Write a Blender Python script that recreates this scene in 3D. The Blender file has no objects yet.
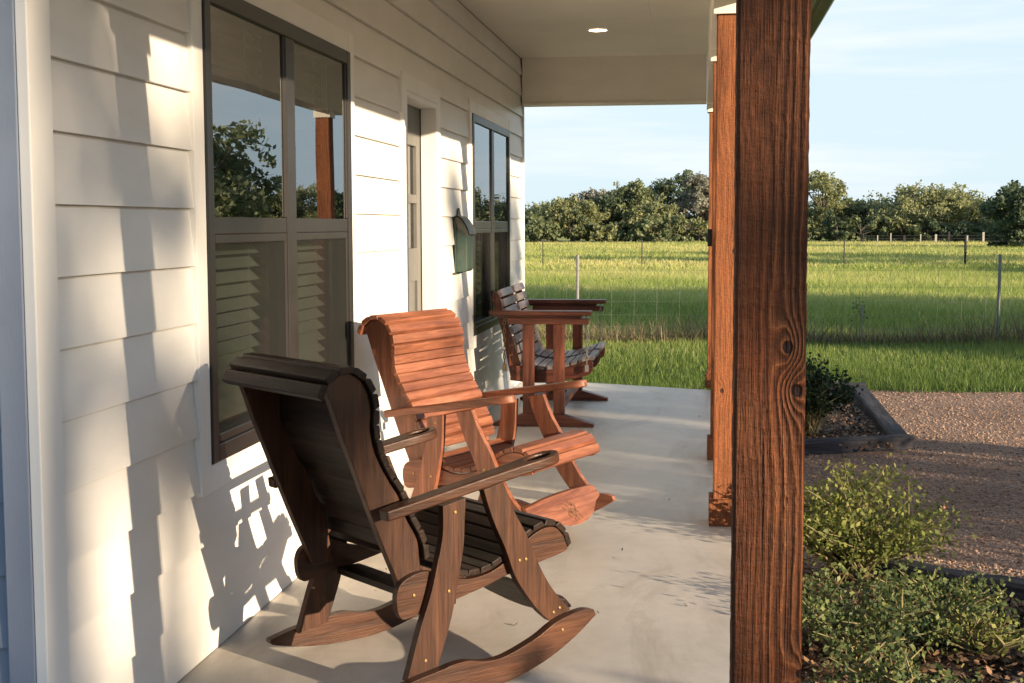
import bpy, bmesh, math, random
import numpy as np
from mathutils import Vector, Matrix

S = bpy.context.scene
COL = S.collection
R = math.radians
rnd = random.Random(7)

# ------------------------------------------------------------------ helpers
def catmull(pts, n=6, closed=False):
    """smooth a polyline"""
    P = [np.array(p, float) for p in pts]
    out = []
    m = len(P)
    rng = range(m) if closed else range(m - 1)
    for i in rng:
        p0 = P[(i - 1) % m] if (closed or i > 0) else 2 * P[0] - P[1]
        p1 = P[i]; p2 = P[(i + 1) % m]
        p3 = P[(i + 2) % m] if (closed or i + 2 < m) else 2 * P[-1] - P[-2]
        for k in range(n):
            t = k / n
            out.append(0.5 * ((2 * p1) + (-p0 + p2) * t + (2 * p0 - 5 * p1 + 4 * p2 - p3) * t * t + (-p0 + 3 * p1 - 3 * p2 + p3) * t ** 3))
    if not closed: out.append(P[-1])
    return [tuple(o) for o in out]

class MB:
    """collects polygons of one mesh; a material index and a tint per face"""
    def __init__(s): s.v = []; s.f = []; s.m = []; s.t = []
    def add(s, verts, faces, mat=0, tint=0.5):
        o = len(s.v); s.v += [tuple(v) for v in verts]
        for f in faces: s.f.append(tuple(o + i for i in f)); s.m.append(mat); s.t.append(tint)
    def box(s, a, b, mat=0, tint=0.5, M=None):
        x0, y0, z0 = a; x1, y1, z1 = b
        v = [(x0,y0,z0),(x1,y0,z0),(x1,y1,z0),(x0,y1,z0),(x0,y0,z1),(x1,y0,z1),(x1,y1,z1),(x0,y1,z1)]
        if M is not None: v = [tuple(M @ Vector(p)) for p in v]
        s.add(v, [(0,3,2,1),(4,5,6,7),(0,1,5,4),(1,2,6,5),(2,3,7,6),(3,0,4,7)], mat, tint)
    def prism(s, poly, d0, d1, fn, mat=0, tint=0.5):
        """poly: list of 2D points; fn(p, d) -> 3D"""
        n = len(poly)
        v = [fn(p, d0) for p in poly] + [fn(p, d1) for p in poly]
        f = [tuple(range(n - 1, -1, -1)), tuple(range(n, 2 * n))]
        f += [(i, (i + 1) % n, n + (i + 1) % n, n + i) for i in range(n)]
        s.add(v, f, mat, tint)
    def tube(s, pts, rad, n=8, mat=0, tint=0.5, cap=True):
        P = [Vector(p) for p in pts]
        if not hasattr(rad, '__len__'): rad = [rad] * len(P)
        rings = []
        up = Vector((0.13, 0.21, 0.97))
        for i, p in enumerate(P):
            d = (P[min(i + 1, len(P) - 1)] - P[max(i - 1, 0)])
            d = d.normalized() if d.length > 1e-9 else Vector((0, 0, 1))
            a = d.cross(up)
            if a.length < 1e-3: a = d.cross(Vector((1, 0, 0)))
            a.normalize(); b = d.cross(a)
            rings.append([p + rad[i] * (math.cos(2 * math.pi * k / n) * a + math.sin(2 * math.pi * k / n) * b) for k in range(n)])
        v = [tuple(q) for r in rings for q in r]
        f = []
        for i in range(len(P) - 1):
            for k in range(n):
                f.append((i * n + k, i * n + (k + 1) % n, (i + 1) * n + (k + 1) % n, (i + 1) * n + k))
        if cap:
            f.append(tuple(range(n - 1, -1, -1))); f.append(tuple((len(P) - 1) * n + k for k in range(n)))
        s.add(v, f, mat, tint)
    def build(s, name, mats, parent=None, bevel=0, world=False, smooth=False, fixnormals=True):
        me = bpy.data.meshes.new(name)
        me.from_pydata(s.v, [], s.f)
        for i, p in enumerate(me.polygons): p.material_index = s.m[i]
        if fixnormals:
            bm = bmesh.new(); bm.from_mesh(me); bmesh.ops.recalc_face_normals(bm, faces=bm.faces); bm.to_mesh(me); bm.free()
        at = me.attributes.new('tint', 'FLOAT', 'FACE'); at.data.foreach_set('value', np.array(s.t, dtype=np.float32))
        if smooth: me.polygons.foreach_set('use_smooth', [True] * len(me.polygons))
        o = finish(me, name, mats, parent, world)
        if bevel:
            md = o.modifiers.new('bevel', 'BEVEL'); md.width = bevel; md.segments = 2; md.limit_method = 'ANGLE'; md.angle_limit = R(38)
            md.harden_normals = False
        return o

def finish(me, name, mats, parent=None, world=False):
    if not isinstance(mats, (list, tuple)): mats = [mats]
    for m in mats: me.materials.append(m)
    o = bpy.data.objects.new(name, me); COL.objects.link(o)
    if parent is not None:
        o.parent = parent
        if world: o.location = -parent.location
    return o

def polys(name, V, mats, tint=None, parent=None, world=False, smooth=False):
    """fast mesh from an array V (n faces, k corners, 3)"""
    V = np.asarray(V, np.float32); n, k, _ = V.shape
    me = bpy.data.meshes.new(name)
    me.vertices.add(n * k); me.vertices.foreach_set('co', V.reshape(-1))
    me.loops.add(n * k); me.loops.foreach_set('vertex_index', np.arange(n * k, dtype=np.int32))
    me.polygons.add(n); me.polygons.foreach_set('loop_start', np.arange(0, n * k, k, dtype=np.int32))
    try: me.polygons.foreach_set('loop_total', np.full(n, k, dtype=np.int32))
    except Exception: pass
    me.update(calc_edges=True)
    at = me.attributes.new('tint', 'FLOAT', 'FACE')
    at.data.foreach_set('value', np.asarray(tint if tint is not None else np.full(n, .5), dtype=np.float32))
    return finish(me, name, mats, parent, world)

def tag(o, label=None, cat=None, group=None, kind=None):
    if label: o['label'] = label
    if cat: o['category'] = cat
    if group: o['group'] = group
    if kind: o['kind'] = kind
    return o

def empty(name, loc, rz=0, **k):
    o = bpy.data.objects.new(name, None); COL.objects.link(o)
    o.location = loc; o.rotation_euler = (0, 0, rz); o.empty_display_size = .1
    return tag(o, **k)

def copy_tree(o, parent=None):
    c = o.copy(); COL.objects.link(c); c.parent = parent
    for ch in [x for x in bpy.data.objects if x.parent == o]: copy_tree(ch, c)
    return c

# ------------------------------------------------------------------ materials
class NT:
    def __init__(s, name):
        s.m = bpy.data.materials.new(name); s.m.use_nodes = True
        s.t = s.m.node_tree; s.n = s.t.nodes; s.l = s.t.links
        s.b = s.n['Principled BSDF']; s.out = s.n['Material Output']
    def node(s, typ, **k):
        n = s.n.new(typ)
        for a, v in k.items(): setattr(n, a, v)
        return n
    def link(s, a, b): s.l.new(a, b)
    def coord(s, which='Object', scale=(1, 1, 1), loc=(0, 0, 0)):
        tc = s.node('ShaderNodeTexCoord'); mp = s.node('ShaderNodeMapping')
        mp.inputs['Scale'].default_value = scale; mp.inputs['Location'].default_value = loc
        s.link(tc.outputs[which], mp.inputs['Vector']); return mp.outputs[0]
    def noise(s, vec, scale, detail=4, rough=.55, dist=0):
        n = s.node('ShaderNodeTexNoise'); n.inputs['Scale'].default_value = scale; n.inputs['Detail'].default_value = detail
        n.inputs['Roughness'].default_value = rough; n.inputs['Distortion'].default_value = dist
        if vec is not None: s.link(vec, n.inputs['Vector'])
        return n.outputs['Fac']
    def ramp(s, fac, stops):
        r = s.node('ShaderNodeValToRGB'); e = r.color_ramp.elements
        while len(e) < len(stops): e.new(.5)
        for i, (p, c) in enumerate(stops):
            e[i].position = p; e[i].color = (c[0], c[1], c[2], 1) if hasattr(c, '__len__') else (c, c, c, 1)
        s.link(fac, r.inputs['Fac']); return r.outputs['Color']
    def mix(s, a, b, fac, mode='MIX'):
        n = s.node('ShaderNodeMix', data_type='RGBA', blend_type=mode)
        for sock, v in ((n.inputs['A'], a), (n.inputs['B'], b)):
            pass
        A, B, F = n.inputs[6], n.inputs[7], n.inputs[0]
        for sock, v in ((A, a), (B, b), (F, fac)):
            if isinstance(v, bpy.types.NodeSocket): s.link(v, sock)
            elif hasattr(v, '__len__'): sock.default_value = (v[0], v[1], v[2], 1)
            else: sock.default_value = v
        return n.outputs[2]
    def math(s, op, a, b=None, c=None):
        n = s.node('ShaderNodeMath', operation=op)
        for i, v in enumerate((a, b, c)):
            if v is None: continue
            if isinstance(v, bpy.types.NodeSocket): s.link(v, n.inputs[i])
            else: n.inputs[i].default_value = v
        return n.outputs[0]
    def attr(s, name='tint'):
        n = s.node('ShaderNodeAttribute'); n.attribute_name = name; return n.outputs['Fac']
    def bump(s, h, strength=.3, dist=.01):
        b = s.node('ShaderNodeBump'); b.inputs['Strength'].default_value = strength; b.inputs['Distance'].default_value = dist
        s.link(h, b.inputs['Height']); s.link(b.outputs[0], s.b.inputs['Normal']); return b
    def set(s, color=None, rough=None, spec=None, metal=None):
        for k, v in (('Base Color', color), ('Roughness', rough), ('Specular IOR Level', spec), ('Metallic', metal)):
            if v is None: continue
            if isinstance(v, bpy.types.NodeSocket): s.link(v, s.b.inputs[k])
            elif hasattr(v, '__len__'): s.b.inputs[k].default_value = (v[0], v[1], v[2], 1)
            else: s.b.inputs[k].default_value = v
        return s.m

def wood(name, axis, dark, mid, light, rough=.42, freq=34, bump=.35, tintamt=.45, spec=.35):
    t = NT(name)
    sc = [freq, freq, freq]; sc['xyz'.index(axis)] = 2.2
    n1 = t.noise(t.coord('Object', sc), 1.0, 6, .6, .6)
    sc2 = [freq * 5] * 3; sc2['xyz'.index(axis)] = 9
    n2 = t.noise(t.coord('Object', sc2), 1.0, 3, .6)
    blot = t.noise(t.coord('Object', (1, 1, 1)), 5, 4, .6)
    c = t.ramp(n1, [(.28, dark), (.5, mid), (.74, light)])
    c = t.mix(c, t.ramp(n2, [(.3, .45), (.62, 1.0)]), .55, 'MULTIPLY')
    c = t.mix(c, t.ramp(blot, [(.3, .55), (.65, 1.1)]), .6, 'MULTIPLY')
    tv = t.ramp(t.attr(), [(0, (.6, .56, .56)), (.5, (1, 1, 1)), (1, (1.35, 1.2, 1.12))])
    c = t.mix(c, tv, tintamt, 'MULTIPLY')
    r = t.math('ADD', t.math('MULTIPLY', n2, .35), rough - .15)
    h = t.math('ADD', t.math('MULTIPLY', n1, .6), t.math('MULTIPLY', n2, .5))
    t.bump(h, bump, .006)
    return t.set(c, r, spec)

def paint(name, col, var=.06, rough=.5, bump=.05, scale=(6, 6, 6), spec=.4, grain=None):
    t = NT(name)
    n = t.noise(t.coord('Object', scale), 1.0, 5, .6)
    lo = tuple(x * (1 - var) for x in col); hi = tuple(min(1, x * (1 + var)) for x in col)
    c = t.ramp(n, [(.35, lo), (.65, hi)])
    h = t.noise(t.coord('Object', grain or (60, 60, 60)), 1.0, 4, .6)
    t.bump(h, bump, .004)
    return t.set(c, rough, spec)

WD = dict(dark=(.030, .0105, .0045), mid=(.058, .020, .008), light=(.110, .040, .016))  # dark chair wood with the chair's shade put into its colour
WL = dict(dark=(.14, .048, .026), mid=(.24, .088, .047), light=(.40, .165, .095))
wood_dark_shaded = {a: wood('dark_wood_' + a, a, **WD) for a in 'xz'}; wood_dark_shaded['y'] = wood('dark_wood_y', 'y', (.004, .002, .0015), (.016, .007, .004), (.040, .018, .010), spec=.25)  # slats darkest: the shade of the chair back is in their colour
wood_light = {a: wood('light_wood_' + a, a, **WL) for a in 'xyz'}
WG = dict(dark=(.05, .016, .010), mid=(.13, .040, .023), light=(.22, .075, .042))
wood_red = {a: wood('red_wood_' + a, a, **WG) for a in 'xyz'}
slat_sky_sheen = wood('sky_sheen_slats', 'y', (.12, .09, .09), (.24, .19, .185), (.36, .30, .29))  # grey sheen of the sky put into the slat colour
screw = NT('brass').set((.30, .21, .09), .5, .5, 1.0)
dark_iron = NT('dark_iron').set((.03, .028, .026), .5, .5, .6)
steel = NT('galvanised').set((.20, .20, .19), .6, .4, .0)

m_siding = paint('siding_paint', (.72, .71, .685), .035, .42, .10, (3, 3, 9), .4, (30, 30, 240))
m_trim = paint('trim_paint', (.78, .77, .745), .03, .45, .05, (5, 5, 2))
m_side = paint('painted_side_shade', (.23, .27, .35), .05, .5, .12, (5, 5, 3), .3, (240, 240, 30))  # white siding paint with its blue shade put into the colour
m_ceil = paint('ceiling_paint', (.84, .80, .71), .03, .6, .04, (2, 2, 2))
m_beam = paint('beam_paint', (.82, .78, .69), .04, .6, .06, (3, 3, 6))
m_frame = paint('window_frame_paint', (.024, .022, .021), .12, .38, .03)
m_door = paint('door_paint', (.13, .127, .118), .05, .4, .03)
m_black = paint('black_plastic', (.012, .012, .013), .2, .4, .02)
m_room = paint('room_paint', (.16, .15, .14), .1, .8, .02)
m_gutter = paint('gutter_green', (.075, .10, .05), .15, .5, .03)
m_roof = paint('roof_metal', (.10, .12, .09), .15, .5, .03)
m_blind = paint('blind_slat', (.46, .48, .45), .05, .5, .01)

def glass_mat(name, ior, tintc):
    t = NT(name); t.n.remove(t.b)
    fr = t.node('ShaderNodeFresnel'); fr.inputs['IOR'].default_value = ior
    tr = t.node('ShaderNodeBsdfTransparent'); tr.inputs['Color'].default_value = (*tintc, 1)
    gl = t.node('ShaderNodeBsdfGlossy'); gl.inputs['Roughness'].default_value = .004; gl.inputs['Color'].default_value = (.95, .97, 1, 1)
    mx = t.node('ShaderNodeMixShader')
    t.link(fr.outputs[0], mx.inputs[0]); t.link(tr.outputs[0], mx.inputs[1]); t.link(gl.outputs[0], mx.inputs[2])
    nz = t.noise(t.coord('Object', (1.3, 1.3, 1.3)), 1.0, 1, .5)
    b = t.node('ShaderNodeBump'); b.inputs['Strength'].default_value = .05; b.inputs['Distance'].default_value = .02
    t.link(nz, b.inputs['Height']); t.link(b.outputs[0], gl.inputs['Normal'])
    t.link(mx.outputs[0], t.out.inputs[0]); return t.m
m_glass = glass_mat('pane_glass', 3.6, (.74, .77, .72)); m_glass_low = glass_mat('lower_pane_glass', 1.6, (.72, .76, .71))
def screen_mat():
    t = NT('insect_screen'); t.n.remove(t.b)
    tr = t.node('ShaderNodeBsdfTransparent'); df = t.node('ShaderNodeBsdfDiffuse'); df.inputs['Color'].default_value = (.026, .027, .026, 1)
    mx = t.node('ShaderNodeMixShader'); mx.inputs[0].default_value = .62
    t.link(tr.outputs[0], mx.inputs[1]); t.link(df.outputs[0], mx.inputs[2]); t.link(mx.outputs[0], t.out.inputs[0]); return t.m
m_screen = screen_mat()

def leaf_mat(name, dark, mid, light, trans=.35, rough=.5):
    t = NT(name)
    c = t.ramp(t.attr(), [(0, dark), (.5, mid), (1, light)])
    t.set(c, rough, .25)
    tl = t.node('ShaderNodeBsdfTranslucent'); t.link(c, tl.inputs['Color'])
    mx = t.node('ShaderNodeMixShader'); mx.inputs[0].default_value = trans
    t.link(t.b.outputs[0], mx.inputs[1]); t.link(tl.outputs[0], mx.inputs[2]); t.link(mx.outputs[0], t.out.inputs[0]); return t.m

def bark_mat(name, a, b):
    t = NT(name); n = t.noise(t.coord('Object', (9, 9, 2)), 1.0, 5, .6)
    t.bump(n, .6, .03); return t.set(t.ramp(n, [(.35, a), (.65, b)]), .85, .1)
m_bark = bark_mat('bark', (.07, .055, .045), (.19, .16, .13))
m_stem = bark_mat('stem', (.10, .09, .045), (.30, .25, .13))

# slab
def slab_mat():
    t = NT('porch_concrete'); co = t.coord('Object')
    a = t.noise(co, 1.3, 6, .6); b = t.noise(co, 14, 5, .65); c = t.noise(co, 160, 3, .6)
    col = t.ramp(a, [(.3, (.47, .435, .385)), (.7, (.57, .53, .475))])
    col = t.mix(col, t.ramp(b, [(.35, .80), (.6, 1.0)]), .5, 'MULTIPLY')
    col = t.mix(col, t.ramp(c, [(.3, .82), (.6, 1.0)]), .4, 'MULTIPLY')
    # a few dark specks and stains
    v = t.node('ShaderNodeTexVoronoi'); v.inputs['Scale'].default_value = 4.5; t.link(co, v.inputs['Vector'])
    sp = t.ramp(v.outputs['Distance'], [(.018, .18), (.03, 1.0)])
    col = t.mix(col, sp, .8, 'MULTIPLY')
    st_ = t.noise(t.coord('Object', (2.2, .7, 1)), 1.0, 7, .7, 1.2)
    col = t.mix(col, t.ramp(st_, [(.34, (.74, .71, .67)), (.5, (1, 1, 1))]), .8, 'MULTIPLY')
    t.bump(t.math('ADD', t.math('MULTIPLY', c, .5), b), .12, .004)
    return t.set(col, t.math('ADD', t.math('MULTIPLY', b, .25), .34), .45)
m_slab = slab_mat()

def ground_mat(name, cols, s1, s2, bump=.5, rough=.95):
    t = NT(name); co = t.coord('Object')
    a = t.noise(co, s1, 6, .62); b = t.noise(co, s2, 5, .65)
    f = t.math('ADD', t.math('MULTIPLY', a, .6), t.math('MULTIPLY', b, .4))
    t.bump(b, bump, .03); return t.set(t.ramp(f, cols), rough, .1)
m_field = ground_mat('field_ground', [(.36, (.15, .19, .05)), (.5, (.26, .28, .08)), (.62, (.40, .36, .15))], .09, 2.5, .6)
m_lawn = ground_mat('lawn_ground', [(.36, (.03, .055, .012)), (.52, (.055, .085, .02)), (.66, (.12, .11, .05))], .7, 14, .6)
m_soil = ground_mat('bed_soil', [(.36, (.018, .013, .010)), (.52, (.05, .036, .027)), (.66, (.12, .085, .06))], 4, 40, .8)

def gravel_mat(ground=True):
    t = NT('gravel' if ground else 'pebble'); co = t.coord('Object')
    a = t.noise(co, .8, 5, .6)
    if ground:
        v = t.node('ShaderNodeTexVoronoi'); v.inputs['Scale'].default_value = 75; t.link(co, v.inputs['Vector'])
        tone = v.outputs['Color']; sep = t.node('ShaderNodeSeparateColor'); t.link(tone, sep.inputs[0]); tt = sep.outputs[0]
        t.bump(t.math('SUBTRACT', 1.0, v.outputs['Distance']), .9, .03)
    else: tt = t.attr()
    col = t.ramp(tt, [(0, (.13, .082, .058)), (.35, (.29, .188, .135)), (.7, (.43, .295, .215)), (.93, (.32, .22, .17)), (1, (.46, .35, .28))])
    col = t.mix(col, t.ramp(a, [(.3, .6), (.65, 1.05)]), .7, 'MULTIPLY')
    return t.set(col, .85, .2)
m_gravel = gravel_mat(); m_pebble = gravel_mat(False)
m_timber = wood('weathered_timber', 'x', (.018, .017, .020), (.052, .050, .057), (.10, .096, .108), .8, 30, .6, .3, .1)

# rough sawn post with knots
def post_mat(name, knots, k=1.0, freq=52, side=(.085, .15), tone=(1, 1, 1)):
    t = NT(name); tc = t.node('ShaderNodeTexCoord'); sp = t.node('ShaderNodeSeparateXYZ'); t.link(tc.outputs['Object'], sp.inputs[0])
    x, y, z = sp.outputs
    lat = t.math('ADD', x, t.math('MULTIPLY', y, .83))
    n1 = t.noise(t.coord('Object', (5.5, 5.5, 1.1)), 1.0, 2, .5)
    n2 = t.noise(t.coord('Object', (26, 26, 3.0)), 1.0, 3, .5)
    phi = t.math('ADD', t.math('MULTIPLY', lat, freq), t.math('MULTIPLY', n1, 4.6))
    phi = t.math('ADD', phi, t.math('MULTIPLY', n2, 1.6))
    kmask = None
    for (kx, kz, rx, rz, amp, kr) in knots:
        dx = t.math('DIVIDE', t.math('SUBTRACT', x, kx), rx); dz = t.math('DIVIDE', t.math('SUBTRACT', z, kz), rz)
        d2 = t.math('ADD', t.math('MULTIPLY', dx, dx), t.math('MULTIPLY', dz, dz))
        g = t.math('EXPONENT', t.math('MULTIPLY', d2, -1.0))
        phi = t.math('ADD', phi, t.math('MULTIPLY', g, amp))
        ex = t.math('DIVIDE', t.math('SUBTRACT', x, kx), kr); ez = t.math('DIVIDE', t.math('SUBTRACT', z, kz), kr * 1.15)
        e2 = t.math('ADD', t.math('ADD', t.math('MULTIPLY', ex, ex), t.math('MULTIPLY', ez, ez)), t.math('MULTIPLY', t.math('SUBTRACT', n2, .5), .8))
        kk = t.math('SUBTRACT', 1.0, t.math('SMOOTH_MIN', e2, 1.0, .25)); kk = t.math('MULTIPLY', t.math('MAXIMUM', kk, 0.0), 2.2)
        kk = t.math('MINIMUM', kk, 1.0)
        kmask = kk if kmask is None else t.math('MAXIMUM', kmask, kk)
    ring = t.math('MULTIPLY_ADD', t.math('SINE', t.math('MULTIPLY', phi, 2 * math.pi)), .5, .5)
    mr = t.node('ShaderNodeMapRange'); mr.interpolation_type = 'SMOOTHSTEP'; t.link(t.math('ADD', x, t.math('MULTIPLY', t.math('SUBTRACT', n1, .5), .09)), mr.inputs[0])
    mr.inputs[1].default_value = side[0]; mr.inputs[2].default_value = side[1]; mr.inputs[3].default_value = .22; mr.inputs[4].default_value = .9
    ring = t.math('MULTIPLY_ADD', t.math('SUBTRACT', ring, .5), mr.outputs[0], .5)
    fib = t.noise(t.coord('Object', (330, 330, 9)), 1.0, 3, .6)
    saw = t.noise(t.coord('Object', (60, 60, 110)), 1.0, 3, .6)
    blot = t.noise(t.coord('Object', (7, 7, 1.6)), 1.0, 4, .6)
    crk = t.noise(t.coord('Object', (70, 70, 1.3)), 1.0, 2, .5)
    col = t.ramp(ring, [(p_, tuple(a_ * k * b_ for a_, b_ in zip(c_, tone))) for p_, c_ in ((0, (.052, .021, .011)), (.4, (.075, .030, .015)), (.8, (.105, .042, .020)), (.9, (.13, .054, .026)), (1, (.23, .112, .056)))])
    col = t.mix(col, t.ramp(fib, [(.3, .38), (.62, 1.12)]), .75, 'MULTIPLY')
    col = t.mix(col, t.ramp(saw, [(.3, .6), (.62, 1.05)]), .45, 'MULTIPLY')
    col = t.mix(col, t.ramp(blot, [(.32, (.42, .36, .34)), (.55, (1, 1, 1)), (.72, (1.15, .95, .85))]), .8, 'MULTIPLY')
    col = t.mix(col, t.ramp(crk, [(.27, .3), (.32, 1.0)]), .6, 'MULTIPLY')
    h = t.math('ADD', t.math('MULTIPLY', ring, .55), t.math('ADD', t.math('MULTIPLY', fib, .8), t.math('MULTIPLY', saw, .5)))
    h = t.math('ADD', h, t.math('MULTIPLY', t.ramp(crk, [(.27, 0.0), (.33, 1.0)]), .8))
    if kmask is not None:
        col = t.mix(col, (.013 * k, .005 * k, .004 * k), kmask)
        h = t.math('SUBTRACT', h, t.math('MULTIPLY', kmask, .7))
    t.bump(h, 1.0, .008)
    return t.set(col, .68, .25)
POST_KNOTS = [(.166, 1.138, .022, .045, -2.6, .0120), (.182, 1.056, .025, .045, 2.6, .0125), (.196, .505, .03, .04, -2.2, .009), (.10, 1.62, .03, .10, 1.8, .002), (.085, .80, .03, .12, -1.5, .002)]
m_post = post_mat('front_post_wood', POST_KNOTS, 1.7, tone=(1.16, .97, .74))
m_post2 = post_mat('post_wood', [(.15, 1.25, .025, .05, 2.2, .012), (.10, .62, .025, .05, -2.0, .010)], 3.4, 46, (.3, .4), (1.12, .98, .74))

# ------------------------------------------------------------------ camera
f_, yaw, pitch, roll, eye = 1384.3, .135228, .0837719, -.00364536, 1.37118
cd = bpy.data.cameras.new('Camera'); cam = bpy.data.objects.new('Camera', cd); COL.objects.link(cam); S.camera = cam
d = Vector((-math.sin(yaw) * math.cos(pitch), math.cos(yaw) * math.cos(pitch), -math.sin(pitch)))
r0 = Vector((math.cos(yaw), math.sin(yaw), 0)); u0 = r0.cross(d)
r_ = math.cos(roll) * r0 + math.sin(roll) * u0; u_ = -math.sin(roll) * r0 + math.cos(roll) * u0
M = Matrix((r_, u_, -d)).transposed().to_4x4(); M.translation = Vector((0, 0, eye)); cam.matrix_world = M
cd.sensor_width = 36; cd.lens = f_ * 36 / 1024; cd.clip_start = .05; cd.clip_end = 6000
def at(px, py, ax, val):
    """the point where the line of sight of a pixel of the photograph meets a plane"""
    ray = d + (px - 512) / f_ * r_ + (341.5 - py) / f_ * u_
    k = (val - (0, 0, eye)[ax]) / ray[ax]; return Vector((0, 0, eye)) + k * ray

# ------------------------------------------------------------------ light
EL, TOSUN = R(12.3), Vector((1, -.575, 0)).normalized()
sun_dir = Vector((TOSUN.x * math.cos(EL), TOSUN.y * math.cos(EL), math.sin(EL)))
sl = bpy.data.lights.new('sun', 'SUN'); so = bpy.data.objects.new('sun', sl); COL.objects.link(so)
sl.energy = 5.0; sl.angle = R(.53); sl.color = (1.0, .79, .55)
so.rotation_euler = sun_dir.to_track_quat('Z', 'Y').to_euler(); so.location = (30, -17, 8)
wd = bpy.data.worlds.new('World'); S.world = wd; wd.use_nodes = True
wn, wl = wd.node_tree.nodes, wd.node_tree.links
bg = wn['Background']; bg.inputs['Strength'].default_value = .062
sky = wn.new('ShaderNodeTexSky'); sky.sky_type = 'NISHITA'; sky.sun_disc = False
sky.sun_elevation = EL; sky.sun_rotation = math.atan2(TOSUN.x, TOSUN.y); sky.air_density = 1.0; sky.dust_density = .8; sky.ozone_density = 1.4
tc = wn.new('ShaderNodeTexCoord'); mp = wn.new('ShaderNodeMapping'); mp.inputs['Scale'].default_value = (1.3, 1.3, 14)
nz = wn.new('ShaderNodeTexNoise'); nz.inputs['Scale'].default_value = 2.3; nz.inputs['Detail'].default_value = 7; nz.inputs['Roughness'].default_value = .58
wl.new(tc.outputs['Generated'], mp.inputs[0]); wl.new(mp.outputs[0], nz.inputs['Vector'])
cr = wn.new('ShaderNodeValToRGB'); cr.color_ramp.elements[0].position = .46; cr.color_ramp.elements[1].position = .72
wl.new(nz.outputs['Fac'], cr.inputs[0])
mx = wn.new('ShaderNodeMix'); mx.data_type = 'RGBA'; mf = wn.new('ShaderNodeMath'); mf.operation = 'MULTIPLY'; mf.inputs[1].default_value = .55
wl.new(cr.outputs[0], mf.inputs[0]); wl.new(mf.outputs[0], mx.inputs[0]); pass; mx.inputs[7].default_value = (8.6, 8.2, 8.1, 1)
hs = wn.new('ShaderNodeMix'); hs.data_type = 'RGBA'; bl_ = wn.new('ShaderNodeMix'); bl_.data_type = 'RGBA'; bl_.inputs[0].default_value = .5; wl.new(sky.outputs[0], bl_.inputs[6]); bl_.inputs[7].default_value = (2.4, 4.2, 7.2, 1); wl.new(bl_.outputs[2], hs.inputs[6]); hs.inputs[7].default_value = (6.0, 7.2, 7.6, 1)   # a veil of thin bright cloud in the north
sx = wn.new('ShaderNodeSeparateXYZ'); wl.new(tc.outputs['Generated'], sx.inputs[0])
vr = wn.new('ShaderNodeMapRange'); vr.interpolation_type = 'SMOOTHSTEP'; vr.inputs[1].default_value = .1; vr.inputs[2].default_value = .9; vr.inputs[3].default_value = .0; vr.inputs[4].default_value = .82
wl.new(sx.outputs[1], vr.inputs[0]); wl.new(vr.outputs[0], hs.inputs[0])
wl.new(hs.outputs[2], mx.inputs[6]); wl.new(mx.outputs[2], bg.inputs[0])
S.view_settings.view_transform = 'Standard'; S.view_settings.look = 'None'; S.view_settings.gamma = 1; S.view_settings.exposure = 1.16
S.render.engine = 'CYCLES'; S.cycles.use_denoising = True; S.cycles.max_bounces = 8; S.cycles.transparent_max_bounces = 24; S.cycles.sample_clamp_indirect = 6

# ------------------------------------------------------------------ ground
G = -.20
def sheet(name, pts, z, m, label=None):
    b = MB(); b.add([(x, y, z) for x, y in pts], [tuple(range(len(pts)))]); o = b.build(name, m, fixnormals=False); tag(o, kind='structure')
    return o
sheet('field', [(-3000, -3000), (3000, -3000), (3000, 4000), (-3000, 4000)], G - .008, m_field)
FY = 18.7                                                     # the near fence
sheet('lawn', [(-30, -20), (40, -20), (40, FY), (-30, FY)], G - .004, m_lawn)
gr = random.Random(3)
edge = [(1.5 + .5 * i + gr.uniform(-.1, .1), 13.35 + .12 * math.sin(i * 1.1) + gr.uniform(-.12, .12)) for i in range(0, 60)]
sheet('gravel_drive', [(.2, -8), (32, -8)] + edge[::-1] + [(1.3, 12.9), (.9, 9.8), (.2, 9.5)], G, m_gravel)
sheet('flower_bed', [(.245, 1.0), (1.36, 1.0), (1.36, 5.72), (.75, 6.05), (.245, 6.25)], G + .03, m_soil)
sheet('flower_bed', [(.245, 9.45), (.75, 9.62), (1.36, 9.98), (1.40, 12.95), (.245, 12.95)], G + .03, m_soil)

# slab
b = MB()
sl_pts = [(-1.60, 2.52), (.235, 2.52), (.235, 11.50), (-1.56, 12.27), (-1.60, 12.27)]
b.prism(sl_pts, G - .1, 0.0, lambda p, z: (p[0], p[1], z))
tag(b.build('porch_floor', m_slab, bevel=.012), kind='structure')

# ------------------------------------------------------------------ house
WX = -1.5515
house = empty('house', (WX, 7.6, 0), label='white lap-sided house with a covered porch on rough wooden posts', cat='house')
def part(mb, name, mats, parent=house, bevel=0, label=None, **k):
    o = mb.build(name, mats, parent, bevel=bevel, world=(parent is house), **k)
    if label: o['label'] = label
    return o
Y0, Y1, ZC = 3.07, 12.19, 2.82
WIN = [(4.215, 4.215 + 1.83), (9.389, 9.389 + 1.83)]; WZ0, WZ1 = .61, 2.135
DOOR = (7.25, 8.13); DZ = 2.085
TR = .09
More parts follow.
